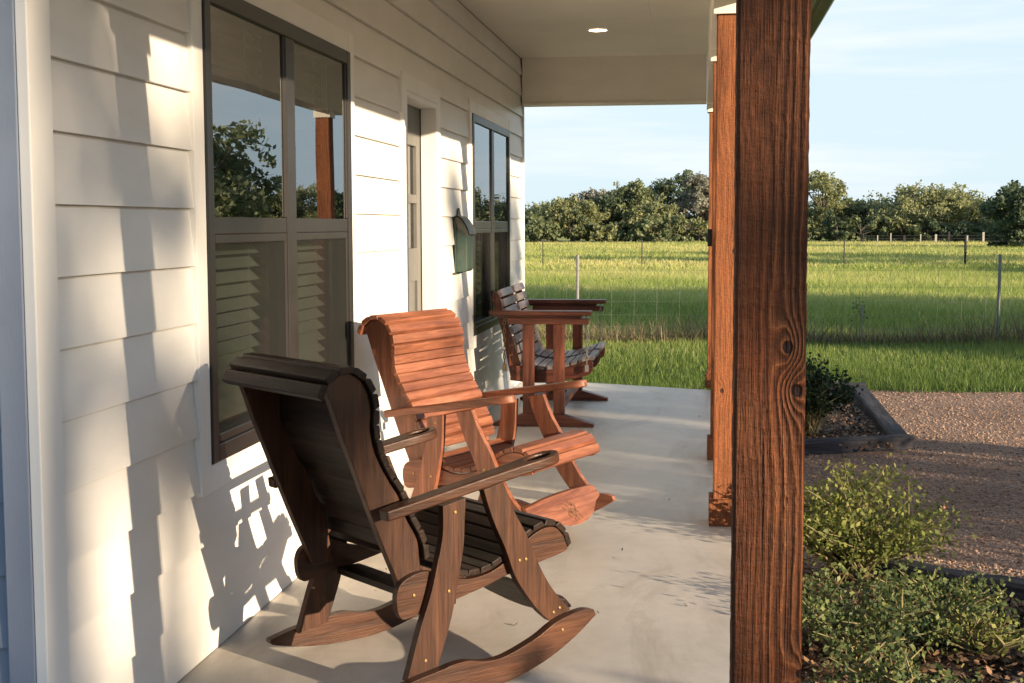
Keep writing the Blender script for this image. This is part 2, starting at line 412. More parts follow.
# siding in lapped courses
holes = [(a - TR, b_ + TR, WZ0 - TR, WZ1 + TR) for a, b_ in WIN] + [(DOOR[0] - TR, DOOR[1] + TR, -.1, DZ + TR)]
b = MB(); zz = .003 - .178
courses = []
while zz < ZC: courses.append((max(zz, -.19), min(zz + .178, ZC))); zz += .178
for (z0, z1) in courses:
    if z1 - z0 < .02: continue
    cuts = [Y0 + .105, Y1 - .02]
    for h in holes:
        cuts += [h[0], h[1]]
    cuts = sorted(set(cuts)); zs = sorted({z0, z1} | {z for h in holes for z in h[2:] if z0 < z < z1})
    for ya, yb in zip(cuts, cuts[1:]):
        ym = (ya + yb) / 2
        for za, zb in zip(zs, zs[1:]):
            zm = (za + zb) / 2
            if any(h[0] < ym < h[1] and h[2] < zm < h[3] for h in holes): continue
            xa = WX - .017 * (za - z0) / .178; xb = WX - .017 * (zb - z0) / .178
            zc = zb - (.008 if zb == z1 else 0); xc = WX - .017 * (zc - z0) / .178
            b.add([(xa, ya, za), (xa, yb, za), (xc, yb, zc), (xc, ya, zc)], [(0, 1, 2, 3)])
            if zc < zb: b.add([(xc, ya, zc), (xc, yb, zc), (xb, yb, zb), (xb, ya, zb)], [(0, 1, 2, 3)], mat=1)  # darker strip along the top of each course, below the lap
            if za == z0: b.add([(xa - .020, ya, za), (xa - .020, yb, za), (xa, yb, za), (xa, ya, za)], [(0, 1, 2, 3)])
nr = random.Random(12)
for k in range(70):
    y = nr.uniform(Y0 + .15, Y1 - .05); ci = nr.randrange(1, len(courses)); z0 = courses[ci][0]; z = z0 + nr.choice((.03, .12))
    if any(h[0] - .01 < y < h[1] + .01 and h[2] < z < h[3] for h in holes): continue
    xq_ = WX - .017 * (z - z0) / .178 + .0006
    b.add([(xq_, y + .0028 * math.cos(a), z + .0028 * math.sin(a)) for a in np.linspace(0, 2 * math.pi, 7)[:-1]], [tuple(range(6))], mat=1)
part(b, 'wall', [m_siding, paint('siding_dark', (.58, .55, .50), .1, .7, .1)], fixnormals=False)
# sheathing behind (closes the lap joints) with the openings left out
b = MB()
ys = sorted({Y0 + .02, Y1} | {y for h in holes for y in (h[0] + .08, h[1] - .08)})
for ya, yb in zip(ys, ys[1:]):
    ym = (ya + yb) / 2
    hs = [h for h in holes if h[0] + .08 <= ym <= h[1] - .08]
    if not hs: b.box((WX - .10, ya, -.19), (WX - .027, yb, ZC))
    else:
        h = hs[0]
        if h[2] > 0: b.box((WX - .10, ya, -.19), (WX - .027, yb, h[2] + .08))
        b.box((WX - .10, ya, h[3] - .08), (WX - .027, yb, ZC))
part(b, 'wall_sheathing', m_trim)
# end wall (left return) and corner boards
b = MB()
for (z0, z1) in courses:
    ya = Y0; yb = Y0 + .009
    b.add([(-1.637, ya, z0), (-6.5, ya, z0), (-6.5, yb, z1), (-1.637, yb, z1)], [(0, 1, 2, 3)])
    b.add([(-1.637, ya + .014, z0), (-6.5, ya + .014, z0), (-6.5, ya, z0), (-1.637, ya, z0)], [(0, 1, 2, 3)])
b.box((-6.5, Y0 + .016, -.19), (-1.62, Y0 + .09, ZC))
part(b, 'end_wall', m_side, label='lap siding round the corner, blue shade put into its colour', fixnormals=False)
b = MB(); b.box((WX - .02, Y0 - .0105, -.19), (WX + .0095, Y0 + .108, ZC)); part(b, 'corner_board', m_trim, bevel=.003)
b = MB(); b.box((-1.640, Y0 - .013, -.19), (WX - .021, Y0 + .03, ZC)); part(b, 'corner_board', m_side, bevel=.003, label='corner board at the left edge, blue shade put into its colour')
b = MB(); b.box((WX - .02, Y1 - .022, -.19), (WX + .008, Y1 + .02, ZC)); part(b, 'corner_board', m_trim, bevel=.003)
# room behind, other walls and roof
b = MB()
for bx in (((-6.5, Y0 + .092, -.18), (-6.4, Y1, ZC)), ((-6.4, Y1 - .1, -.18), (-1.66, Y1 - .001, ZC)), ((-6.4, Y0 + .092, -.18), (-1.66, Y1 - .1, -.02)), ((-6.5, Y0, ZC + .002), (-1.5, Y1, ZC + .08))):
    b.box(*bx)
b.box((-3.4, Y0 + .1, -.02), (-3.35, Y1 - .1, ZC))
part(b, 'interior_wall', m_room)
b = MB()
prof = [(.80, 2.82), (.80, 2.86), (-4.0, 4.35), (-8.6, 2.8), (-8.6, 2.72), (-4.0, 4.28)]
b.prism(prof, 2.28, 12.55, lambda p, y: (p[0], y, p[1])); part(b, 'roof', m_roof)

# windows
for wi, (a, e) in enumerate(WIN):
    wf = MB(); t_, xm = .058, (a + e) / 2
    X0, X1 = WX - .075, WX + .014
    wf.box((X0, a, WZ0), (X1, a + t_, WZ1)); wf.box((X0, e - t_, WZ0), (X1, e, WZ1))
    wf.box((X0, a + t_, WZ1 - t_), (X1, e - t_, WZ1)); wf.box((X0, a + t_, WZ0), (X1, e - t_, WZ0 + t_))
    wf.box((X0, xm - .055, WZ0 + t_), (X1 - .002, xm + .055, WZ1 - t_))
    for p, q in ((a + t_, xm - .055), (xm + .055, e - t_)):
        wf.box((X0, p, 1.345), (X1 - .008, q, 1.402))
        wf.box((X0, p, WZ0 + t_), (X1 - .008, p + .022, 1.345)); wf.box((X0, q - .022, WZ0 + t_), (X1 - .008, q, 1.345)); wf.box((X0, p + .022, 1.315), (X1 - .008, q - .022, 1.345)); wf.box((X0, p + .022, WZ0 + t_), (X1 - .008, q - .022, WZ0 + t_ + .03))
        wf.box((X0, p, 1.402), (X1 - .006, p + .018, WZ1 - t_)); wf.box((X0, q - .018, 1.402), (X1 - .006, q, WZ1 - t_))
    w = part(wf, 'window', m_frame, bevel=.004, label='dark framed twin window ' + ('nearest the camera, with blinds showing behind it' if wi == 0 else 'beyond the door, reflecting pale sky'))
    tb = MB(); xa, xb = WX - .026, WX + .007
    tb.box((xa, a - TR, WZ0 - TR), (xb, a - .001, WZ1 + TR)); tb.box((xa, e + .001, WZ0 - TR), (xb, e + TR, WZ1 + TR))
    tb.box((xa, a - .001, WZ1 + .001), (xb - .001, e + .001, WZ1 + TR)); tb.box((xa, a - .001, WZ0 - TR), (xb - .001, e + .001, WZ0 - .001))
    part(tb, 'trim', m_trim, w, bevel=.003)
    for p, q in ((a + t_, xm - .055), (xm + .055, e - t_)):
        g = MB(); x = WX + .001; g.add([(x, p, 1.39), (x, q, 1.39), (x, q, WZ1 - t_ + .01), (x, p, WZ1 - t_ + .01)], [(0, 1, 2, 3)]); part(g, 'pane', m_glass, w, fixnormals=False)
        g = MB(); x = WX - .030; g.add([(x, p, WZ0 + .05), (x, q, WZ0 + .05), (x, q, 1.35), (x, p, 1.35)], [(0, 1, 2, 3)]); part(g, 'pane', m_glass_low, w, fixnormals=False)
        g = MB(); x = WX + .000; g.add([(x, p + .01, WZ0 + .06), (x, q - .01, WZ0 + .06), (x, q - .01, 1.33), (x, p + .01, 1.33)], [(0, 1, 2, 3)]); part(g, 'insect_screen', m_screen, w)
        bl = MB(); z = WZ0 + .03
        while z < WZ1 - .04:
            bl.add([(WX - .150, p - .02, z + .018), (WX - .150, q + .02, z + .018), (WX - .104, q + .02, z - .018), (WX - .104, p - .02, z - .018)], [(0, 1, 2, 3)]); z += .050
        for yy in (p + .12, q - .12): bl.box((WX - .107, yy, WZ0), (WX - .1055, yy + .004, WZ1))
        part(bl, 'blind', m_blind, w, fixnormals=False)

# door, recessed
dm = MB(); XD = WX - .095
d0, d1 = DOOR[0] + .03, DOOR[1] - .03
st = .11
glz = [(1.24, 1.50), (1.55, 1.83)]
yc = [(d0 + st, (d0 + d1) / 2 - .025), ((d0 + d1) / 2 + .025, d1 - st)]
dm.box((XD - .045, d0, .02), (XD, d0 + st, DZ - .03)); dm.box((XD - .045, d1 - st, .02), (XD, d1, DZ - .03))
dm.box((XD - .045, d0 + st, .02), (XD, d1 - st, .22)); dm.box((XD - .045, d0 + st, 1.05), (XD, d1 - st, 1.24)); dm.box((XD - .045, d0 + st, 1.83), (XD, d1 - st, DZ - .03))
dm.box((XD - .045, d0 + st, 1.50), (XD, d1 - st, 1.55)); dm.box((XD - .044, (d0 + d1) / 2 - .025, .22), (XD - .001, (d0 + d1) / 2 + .025, 1.05))
dm.box((XD - .043, (d0 + d1) / 2 - .025, 1.24), (XD - .002, (d0 + d1) / 2 + .025, 1.50)); dm.box((XD - .043, (d0 + d1) / 2 - .025, 1.55), (XD - .002, (d0 + d1) / 2 + .025, 1.83))
dm.box((XD - .035, d0 + st, .22), (XD - .014, (d0 + d1) / 2 - .025, 1.05)); dm.box((XD - .035, (d0 + d1) / 2 + .025, .22), (XD - .014, d1 - st, 1.05))
door = part(dm, 'door', m_door, bevel=.003, label='grey panelled front door with small glass panes, set back in the wall')
for (za, zb) in glz:
    for (ya, yb) in yc:
        g = MB(); g.add([(XD - .02, ya, za), (XD - .02, yb, za), (XD - .02, yb, zb), (XD - .02, ya, zb)], [(0, 1, 2, 3)]); part(g, 'pane', m_glass, door, fixnormals=False)
hb = MB(); hb.tube([(XD, d0 + .06, .95), (XD + .04, d0 + .06, .95), (XD + .05, d0 + .07, .95), (XD + .05, d0 + .17, .95)], .011, 10); part(hb, 'handle', dark_iron, door)
hb = MB(); hb.tube([(XD, d0 + .06, 1.06), (XD + .018, d0 + .06, 1.06)], .026, 14); part(hb, 'lock', dark_iron, door)
db = MB()
xa, xb = WX - .026, WX + .007
db.box((xa, DOOR[0] - TR, 0.002), (xb, DOOR[0] - .001, DZ + TR)); db.box((xa, DOOR[1] + .001, 0.002), (xb, DOOR[1] + TR, DZ + TR)); db.box((xa, DOOR[0] - .001, DZ + .001), (xb - .001, DOOR[1] + .001, DZ + TR))
db.box((WX - .15, DOOR[0], .002), (WX + .006, DOOR[0] + .028, DZ)); db.box((WX - .15, DOOR[1] - .028, .002), (WX + .006, DOOR[1], DZ)); db.box((WX - .15, DOOR[0] + .028, DZ - .028), (WX + .006, DOOR[1] - .028, DZ))
part(db, 'door_frame', m_trim, bevel=.003)
tb = MB(); tb.box((WX - .15, DOOR[0] + .03, .002), (WX + .02, DOOR[1] - .03, .02)); tb.box((XD - .03, d1 + .0005, .02), (XD + .006, d1 + .0015, DZ - .03)); part(tb, 'threshold', dark_iron)

# ceiling with panel joints, beams, gutter
b = MB(); xs = [WX - .01, -.35, .06]; ys = [2.55, 4.99, 7.43, 9.87, 11.75, 12.12]
for xa, xb in zip(xs, xs[1:]):
    for ya, yb in zip(ys, ys[1:]): b.box((xa + .0008, ya + .0008, ZC), (xb - .0008, yb - .0008, ZC + .012), tint=rnd.random())
b.box((WX - .01, 2.55, ZC + .013), (.06, 12.12, ZC + .03))
part(b, 'porch_ceiling', m_ceil)
b = MB(); b.box((.045, 2.60, 2.362), (.222, 12.28, ZC + .03)); part(b, 'beam', m_beam, bevel=.004)
b = MB(); b.box((WX + .002, 12.10, 2.435), (.043, 12.26, ZC + .02)); b.box((WX + .004, 12.085, 2.412), (.043, 12.275, 2.434)); part(b, 'beam', m_beam, bevel=.003)
b = MB(); b.box((WX + .002, 2.62, 2.362), (.043, 2.76, ZC + .02)); part(b, 'beam', m_beam, bevel=.003)
b = MB(); b.box((.224, 2.30, 2.72), (.638, 12.5, 2.74)); part(b, 'soffit', m_ceil)
b = MB(); g_ = [(.665, 2.61), (.72, 2.61), (.775, 2.69), (.775, 2.74), (.765, 2.74), (.765, 2.695), (.717, 2.62), (.675, 2.62), (.675, 2.80), (.665, 2.80)]
b.prism(g_, 2.28, 12.55, lambda p, y: (p[0], y, p[1])); part(b, 'gutter', m_gutter)
b = MB(); b.box((.640, 2.29, 2.63), (.664, 12.54, 2.80)); part(b, 'fascia', m_gutter)

# posts
PY = [2.66, 6.30, 8.10, 11.70]
names = ['rough-sawn post in front, dark brown with open grain and two knots', 'orange-brown post just behind the front one, on a square base', 'third post along the porch, with a small black fitting', 'farthest post, at the far end of the porch']
for i, y in enumerate(PY):
    pb = MB()
    x0, x1 = .066, .200
    n = 60 if i == 0 else 1
    pr_ = random.Random(5 + i)
    if i == 0:
        zs = np.linspace(0.002, 2.36, 160); jx = [[pr_.uniform(-.0009, .0009) for _ in zs] for _ in range(4)]
        c4 = [(x0, y), (x1, y), (x1, y + .14), (x0, y + .14)]
        ch = .006
        ring = []
        for k, z in enumerate(zs):
            q = []
            for ci, (cx, cy) in enumerate(c4):
                sx = 1 if cx == x0 else -1; sy = 1 if cy == y else -1
                j = jx[ci][k]
                pts = [(cx + j, cy + sy * ch), (cx + sx * ch, cy + j)]
                if ci in (1, 3): pts = pts[::-1]
                q += pts
            ring.append([(px_, py_, z) for px_, py_ in q])
        vv = [p for r in ring for p in r]; ff = []
        for k in range(len(zs) - 1):
            for c in range(8): ff.append((k * 8 + c, k * 8 + (c + 1) % 8, (k + 1) * 8 + (c + 1) % 8, (k + 1) * 8 + c))
        ff.append(tuple(range(8))); ff.append(tuple((len(zs) - 1) * 8 + c for c in range(8)))
        pb.add(vv, ff)
    else:
        pb.box((x0, y, .002), (x1, y + .14, 2.36))
    p = part(pb, 'porch_post', m_post if i == 0 else m_post2, bevel=0 if i == 0 else .004, label=names[i])
    kb = MB()
    kx0, kx1, ky0, ky1 = x0 - .019, x1 + .019, y - .019, y + .159
    for bx in (((kx0, ky0, .0), (kx1, y - .0005, .125)), ((kx0, y + .1405, .0), (kx1, ky1, .125)), ((kx0, y - .0005, .0), (x0 - .0005, y + .1405, .125)), ((x1 + .0005, y - .0005, .0), (kx1, y + .1405, .125))): kb.box(*bx)
    part(kb, 'base', m_post2, p, bevel=.003)
    cb = MB(); cb.box((x0 - .016, y - .0165, 2.30), (x1 + .016, y - .0005, 2.361)); cb.box((x0 - .016, y + .1405, 2.30), (x1 + .016, y + .156, 2.361)); cb.box((x0 - .016, y - .0005, 2.30), (x0 - .0005, y + .1405, 2.361))
    part(cb, 'capital', m_beam, p, bevel=.002)
    if i == 2:
        lb = MB(); lb.box((.040, y + .03, 1.245), (.0655, y + .09, 1.345)); lb.box((.034, y + .045, 1.27), (.040, y + .075, 1.32)); part(lb, 'switch_box', m_black, p, bevel=.004)

# recessed ceiling light
m_em = NT('lamp_glow'); m_em.b.inputs['Emission Color'].default_value = (1, .78, .52, 1); m_em.b.inputs['Emission Strength'].default_value = 9; m_em = m_em.m
L = at(598, 29.5, 2, ZC)
lt = empty('ceiling_light', (L.x, L.y, ZC), label='round recessed light glowing in the porch ceiling', cat='ceiling light')
b = MB(); nseg = 28; ro, ri = .082, .062
ang = [2 * math.pi * k / nseg for k in range(nseg)]
v = [(ro * math.cos(a), ro * math.sin(a), -.001) for a in ang] + [((ri + .008) * math.cos(a), (ri + .008) * math.sin(a), -.008) for a in ang] + [(ri * math.cos(a), ri * math.sin(a), -.002) for a in ang]
f = [(k, (k + 1) % nseg, nseg + (k + 1) % nseg, nseg + k) for k in range(nseg)] + [(nseg + k, nseg + (k + 1) % nseg, 2 * nseg + (k + 1) % nseg, 2 * nseg + k) for k in range(nseg)]
b.add(v, f); b.build('rim', m_trim, lt)
b = MB(); b.add([(ri * math.cos(a), ri * math.sin(a), -.0035 - .004 * (1)) for a in ang], [tuple(range(nseg - 1, -1, -1))]); b.build('lens', m_em, lt, fixnormals=False)

# ------------------------------------------------------------------ mailbox
m_green = NT('green_patina'); n = m_green.noise(m_green.coord('Object', (9, 9, 5)), 1.0, 5, .65)
m_green.bump(n, .15, .004); m_green = m_green.set(m_green.ramp(n, [(.3, (.035, .062, .052)), (.52, (.062, .105, .088)), (.7, (.095, .115, .085))]), .45, .5, .3)
m_cop = NT('copper_lid'); n = m_cop.noise(m_cop.coord('Object', (14, 14, 14)), 1.0, 5, .65)
m_cop = m_cop.set(m_cop.ramp(n, [(.3, (.05, .05, .045)), (.55, (.10, .10, .08)), (.72, (.16, .12, .08))]), .5, .5, .4)
ym0, ym1, xf = 8.72, 8.96, WX + .078
mbx = empty('mailbox', (WX, 8.84, 1.07), label='green metal wall mailbox with a dark scalloped lid', cat='mailbox')
def wpart(mb, name, m, root, bevel=0): return mb.build(name, m, root, bevel=bevel, world=True)
b = MB(); prof = [(WX + .004, 1.075), (xf - .012, 1.075), (xf, 1.09), (xf, 1.36), (WX + .004, 1.405)]
b.prism(prof, ym0, ym1, lambda p, y: (p[0], y, p[1])); wpart(b, 'box', m_green, mbx, .005)
b = MB(); pk = catmull([(ym0 - .012, 1.06), (ym0 - .012, 1.40), (ym0 + .03, 1.425), (ym0 + .06, 1.44), (ym0 + .12, 1.485), (ym0 + .18, 1.44), (ym0 + .21, 1.425), (ym1 + .012, 1.40), (ym1 + .012, 1.06)], 5)
b.prism(pk, WX + .0005, WX + .0085, lambda p, x: (x, p[0], p[1])); wpart(b, 'back_plate', m_green, mbx)
b = MB(); lid = catmull([(WX + .006, 1.432), (WX + .035, 1.425), (WX + .062, 1.395), (xf + .008, 1.352), (xf + .018, 1.315)], 6)
low = [(x - .005, z - .006) for x, z in lid[::-1]]
b.prism(lid + low, ym0 - .015, ym1 + .015, lambda p, y: (p[0], y, p[1]))
# drooping, scalloped cheek of the lid on both sides
for yy in (ym0 - .014, ym1 + .012):
    sc_ = lid + [(xf + .010, 1.30), (xf - .012, 1.318), (xf - .03, 1.345), (xf - .05, 1.345), (WX + .012, 1.38)]
    b.prism(sc_, yy - .001, yy + .003, lambda p, y: (p[0], y, p[1]))
wpart(b, 'lid', m_cop, mbx)

# ------------------------------------------------------------------ rocking chair
B = .286
chair = empty('rocking_chair', (-.881, 4.1885, 0), .81106, label='dark weathered rocking chair in front, shade put into its wood, its back turned to the camera', cat='rocking chair', group='wooden rocking chairs on the porch')
UV = lambda p, s: (p[0], -s, p[1])                             # u forward, s to the sitter's right, v up
wx, wy, wz = wood_dark_shaded['x'], wood_dark_shaded['y'], wood_dark_shaded['z']
rear_edge = [(-.478, .925), (-.461, .892), (-.424, .79), (-.389, .704), (-.347, .596), (-.295, .468), (-.252, .37), (-.225, .30)]
front_edge = [(-.15, .30), (-.166, .40), (-.175, .465), (-.213, .533), (-.238, .60), (-.274, .654), (-.312, .724), (-.331, .795), (-.328, .857), (-.342, .915), (-.372, .952), (-.41, .965), (-.448, .953)]
panel = catmull(rear_edge, 4) + catmull(front_edge, 4)
for sg in (1, -1):
    b = MB(); b.prism(panel, sg * (B - .046), sg * (B - .018), UV); b.build('back_panel', wz, chair, bevel=.003)
# back slats follow the panel edge, over the roll to the rear
def slats(path, w, th, s0, s1, gap=.001, side=1, seed=1, jitter=.003):
    P = np.array(catmull(path, 14)); seg = np.r_[0, np.cumsum(np.linalg.norm(np.diff(P, axis=0), axis=1))]
    n = int(round(seg[-1] / w)); w = seg[-1] / n; rr = random.Random(seed); b = MB()
    for i in range(n):
        a_, c_ = i * w + gap / 2, (i + 1) * w - gap / 2
        pa = np.array([np.interp(a_, seg, P[:, k]) for k in (0, 1)]); pc = np.array([np.interp(c_, seg, P[:, k]) for k in (0, 1)])
        t = (pc - pa) / np.linalg.norm(pc - pa); nn = np.array([-t[1], t[0]]) * side
        q = [pa - t * .0025, pc + t * .0025, pc + nn * th - t * .0034, pa + nn * th + t * .0034]
        j0, j1 = rr.uniform(-jitter, jitter), rr.uniform(-jitter, jitter)
        b.prism([tuple(x) for x in q], s0 + j0, s1 + j1, UV, tint=rr.random())
    return b
bp = [(-.160, .405), (-.170, .465), (-.208, .533), (-.236, .60), (-.272, .654), (-.310, .724), (-.328, .795), (-.326, .857), (-.340, .915), (-.372, .954), (-.41, .967), (-.450, .955), (-.478, .93), (-.490, .895)]
b = slats(bp, .0455, .021, -B + .004, B - .004, side=-1, seed=2); b.build('backrest', wy, chair, bevel=.003)
sp_ = [(-.135, .375), (-.07, .346), (-.005, .330), (.06, .334), (.12, .353), (.18, .388), (.235, .424), (.29, .442), (.335, .436), (.368, .405), (.384, .362)]
b = slats(sp_, .046, .02, -B - .006, B + .006, side=1, seed=9); b.build('seat', wy, chair, bevel=.003)
rail = catmull([(-.10, .352), (-.150, .371), (-.20, .370), (-.245, .352), (-.262, .325), (-.264, .295), (-.258, .262), (-.242, .244), (-.215, .245), (-.17, .253)], 4) + \
       catmull([(-.11, .262), (-.03, .276), (.06, .293), (.14, .313), (.28, .335), (.372, .352), (.380, .365)], 4) + \
       catmull([(.366, .400), (.334, .431), (.29, .437), (.235, .419), (.18, .383), (.12, .348), (.06, .329), (-.005, .325), (-.06, .336)], 4)
fl = [(.105, .607), (.145, .516), (.196, .432), (.24, .34), (.295, .252), (.371, .170)]
flr = [(.285, .150), (.24, .19), (.187, .255), (.146, .318), (.113, .40), (.066, .495), (.030, .592)]
rl = [(-.036, .577), (-.044, .44), (-.06, .36), (-.09, .23), (-.142, .088)]
rlr = [(-.250, .070), (-.205, .205), (-.167, .30), (-.146, .37), (-.120, .474), (-.118, .562)]
rock = catmull([(-.336, .060), (-.249, .079), (-.15, .092), (-.109, .099), (-.056, .100), (.0, .088), (.05, .083), (.109, .090), (.21, .119), (.279, .150), (.345, .166), (.405, .172), (.442, .165)], 4) + \
       catmull([(.450, .146), (.367, .095), (.262, .047), (.151, .016), (.07, .004), (.0, .001), (-.1, .003), (-.207, .013), (-.318, .038), (-.338, .050)], 4)
def bolts(b, pts, s, sg):
    for (u, v) in pts:
        b.tube([(u, -s, v), (u, -(s + sg * .003), v)], .0055, 8, mat=1)
for sg in (1, -1):
    b = MB(); b.prism(rail, sg * (B - .0175), sg * (B + .006), UV); bolts(b, [(-.205, .31)], sg * (B + .006), sg); b.build('seat_rail', [wx, screw], chair, bevel=.003)
    b = MB(); b.prism(catmull(fl, 4) + catmull(flr, 4), sg * (B + .0065), sg * (B + .033), UV); bolts(b, [(.19, .36), (.165, .36), (.325, .185), (.30, .175)], sg * (B + .033), sg)
    b.build('leg', [wz, screw], chair, bevel=.003)
    b = MB(); b.prism(catmull(rl, 4) + catmull(rlr, 4), sg * (B + .0065), sg * (B + .033), UV); bolts(b, [(-.10, .31), (-.075, .54), (-.185, .12)], sg * (B + .033), sg)
    b.build('leg', [wz, screw], chair, bevel=.003)
    b = MB(); b.prism(rock, sg * (B + .0335), sg * (B + .064), UV); bolts(b, [(.31, .125)], sg * (B + .064), sg); b.build('rocker', [wx, screw], chair, bevel=.004)
    # armrest with a hollow near its rounded front end
    a0, a1 = Vector((-.325, .564)), Vector((.312, .668)); ax = (a1 - a0); Ln = ax.length; ax.normalize(); nrm = Vector((-ax.y, ax.x))
    cs = sg * (B + .034)
    out = catmull([(0, -.022), (.10, -.026), (.30, -.028), (.48, -.034), (.56, -.040), (.615, -.036), (.640, -.018), (.646, 0), (.640, .018), (.615, .036), (.56, .040), (.48, .034), (.30, .028), (.10, .026), (0, .022)], 5)
    hol = [(.572 + .046 * math.cos(k * 2 * math.pi / 22), .023 * math.sin(k * 2 * math.pi / 22)) for k in range(22)]
    bm = bmesh.new()
    def P3(p, h):
        q = a0 + ax * p[0] + nrm * h; return (q.x, -(cs + sg * p[1]), q.y)
    ot = [bm.verts.new(P3(p, .015)) for p in out]; ob = [bm.verts.new(P3(p, -.017)) for p in out]
    ht = [bm.verts.new(P3(p, .015)) for p in hol]; hb_ = [bm.verts.new(P3(p, -.009)) for p in hol]
    n = len(out)
    for i in range(n): bm.faces.new((ot[i], ot[(i + 1) % n], ob[(i + 1) % n], ob[i]))
    bm.faces.new(ob)
    m = len(hol)
    for i in range(m): bm.faces.new((ht[i], ht[(i + 1) % m], hb_[(i + 1) % m], hb_[i]))
    bm.faces.new(hb_)
    ed = [bm.edges.get((ot[i], ot[(i + 1) % n])) for i in range(n)] + [bm.edges.get((ht[i], ht[(i + 1) % m])) for i in range(m)]
    bmesh.ops.triangle_fill(bm, use_beauty=True, edges=ed)
    bmesh.ops.recalc_face_normals(bm, faces=bm.faces)
    me = bpy.data.meshes.new('armrest'); bm.to_mesh(me); bm.free()
    att = me.attributes.new('tint', 'FLOAT', 'FACE'); att.data.foreach_set('value', [.5] * len(me.polygons))
    o = finish(me, 'armrest', wx, chair); md = o.modifiers.new('bevel', 'BEVEL'); md.width = .006; md.segments = 3; md.limit_method = 'ANGLE'; md.angle_limit = R(50)
# cross braces and the branded front board
b = MB(); b.box((-.12, -B + .018, .250), (-.036, B - .018, .272)); b.build('brace', wy, chair, bevel=.002)
b = MB(); bo = [(-.300, .214), (-.12, .222), (0, .224), (.12, .222), (.300, .214), (.308, .205), (.308, .182), (.298, .170), (.24, .158), (.16, .126), (.07, .108), (0, .104), (-.07, .108), (-.16, .126), (-.24, .158), (-.298, .170), (-.308, .182), (-.308, .205)]
b.prism([(p[0], p[1]) for p in bo], .3735, .394, lambda p, u: (u + (p[1] - .170) * -.93, -p[0], p[1]))
board = b.build('stretcher', wy, chair, bevel=.003)
# a burnt-in sprig of dark blobs
m_burn = NT('burnt_mark').set((.15, .070, .040), .7, .2)
b = MB(); er = random.Random(4)
def blob(cx, cv, rx, rv, ang):
    pts = []
    for k in range(14):
        a = 2 * math.pi * k / 14; x, y = rx * math.cos(a), rv * math.sin(a)
        s_ = cx + x * math.cos(ang) - y * math.sin(ang); v_ = cv + x * math.sin(ang) + y * math.cos(ang)
        v_ = v_ * .9 + .068; s_ *= .9; pts.append((.3955 + (v_ - .170) * -.93, -s_, v_))
    b.add(pts, [tuple(range(14))])
blob(-.005, .092, .026, .018, .1)
for k in range(11):
    an = k * 2 * math.pi / 11 + er.uniform(-.2, .2); rr_ = er.uniform(.036, .060)
    blob(-.005 + rr_ * math.cos(an), .096 + rr_ * .62 * math.sin(an), er.uniform(.009, .015), er.uniform(.004, .0065), an + er.uniform(-.5, .5))
for k in range(6): blob(er.uniform(-.06, .05), er.uniform(.08, .13), .006, .004, er.uniform(0, 3))
b.build('emblem', m_burn, board, fixnormals=False)
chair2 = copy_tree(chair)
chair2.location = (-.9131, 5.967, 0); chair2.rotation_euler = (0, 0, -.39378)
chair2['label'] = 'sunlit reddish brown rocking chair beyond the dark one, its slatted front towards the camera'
back = {wood_dark_shaded[a].name: wood_light[a] for a in 'xyz'}
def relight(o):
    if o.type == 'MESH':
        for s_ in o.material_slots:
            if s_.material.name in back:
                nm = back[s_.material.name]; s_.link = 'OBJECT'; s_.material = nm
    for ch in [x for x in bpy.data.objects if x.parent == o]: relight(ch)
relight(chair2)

# ------------------------------------------------------------------ porch glider
GY0, GY1 = 9.30, 10.83
gl = empty('porch_glider', (-1.05, (GY0 + GY1) / 2, 0), label='dark red wooden double glider bench at the far end of the porch', cat='glider bench')
XY = lambda p, y: (p[0], y, p[1])
rx_, ry_, rz_ = wood_red['x'], wood_red['y'], wood_red['z']
def gp(b, name, m, bevel=.003, parent=gl): return b.build(name, m, parent, bevel=bevel, world=(parent is gl))
for side, y in ((0, GY0), (1, GY1 - .09)):
    o_ = 1 if side == 0 else -1
    b = MB(); b.prism([(-1.40, .002), (-.71, .002), (-.71, .022), (-.93, .085), (-1.20, .085), (-1.40, .022)], y, y + .09, XY); gp(b, 'foot', rx_)
    for x in (-1.195, -.985):
        b = MB(); b.box((x, y + .012, .0855), (x + .075, y + .078, .700)); gp(b, 'leg', rz_)
    b = MB(); b.box((-1.30, y + .015, .7005), (-.745, y + .085, .742)); gp(b, 'hanger_beam', rx_)
    b = MB(); b.box((-1.42, y - .03, .762), (-.725, y + .105, .792)); gp(b, 'armrest', rx_, .006)
    b = MB(); b.box((-1.37, y + .02, .7425), (-.80, y + .075, .7615)); gp(b, 'arm_block', rx_)
    yc_ = y + .12 if side == 0 else y - .03
    for x in (-1.335, -.765):
        b = MB()
        for k in range(11):
            zc_ = .735 - k * .030
            pts = [(x + (.008 * math.cos(t) if k % 2 else 0), yc_ - o_ * .0 + (0 if k % 2 else .008 * math.cos(t)), zc_ + .019 * math.sin(t)) for t in np.linspace(0, 2 * math.pi, 11)]
            b.tube(pts, .0035, 6, cap=False)
        b.tube([(x, yc_, .742), (x, yc_, .755)], .008, 6); b.box((x - .012, yc_ - .012, .37), (x + .012, yc_ + .012, .415))
        gp(b, 'chain', screw if x < -1 else steel, 0)
b = MB(); b.box((-1.19, GY0 + .0905, .10), (-1.13, GY1 - .0905, .14)); b.box((-.98, GY0 + .0905, .10), (-.93, GY1 - .0905, .14)); gp(b, 'stretcher', ry_)
seatp = [(-1.235, .405), (-1.15, .385), (-1.06, .375), (-.97, .382), (-.88, .402), (-.80, .428), (-.745, .452), (-.715, .44)]
backp = [(-1.228, .420), (-1.262, .52), (-1.295, .63), (-1.335, .74), (-1.362, .83), (-1.375, .90), (-1.395, .925)]
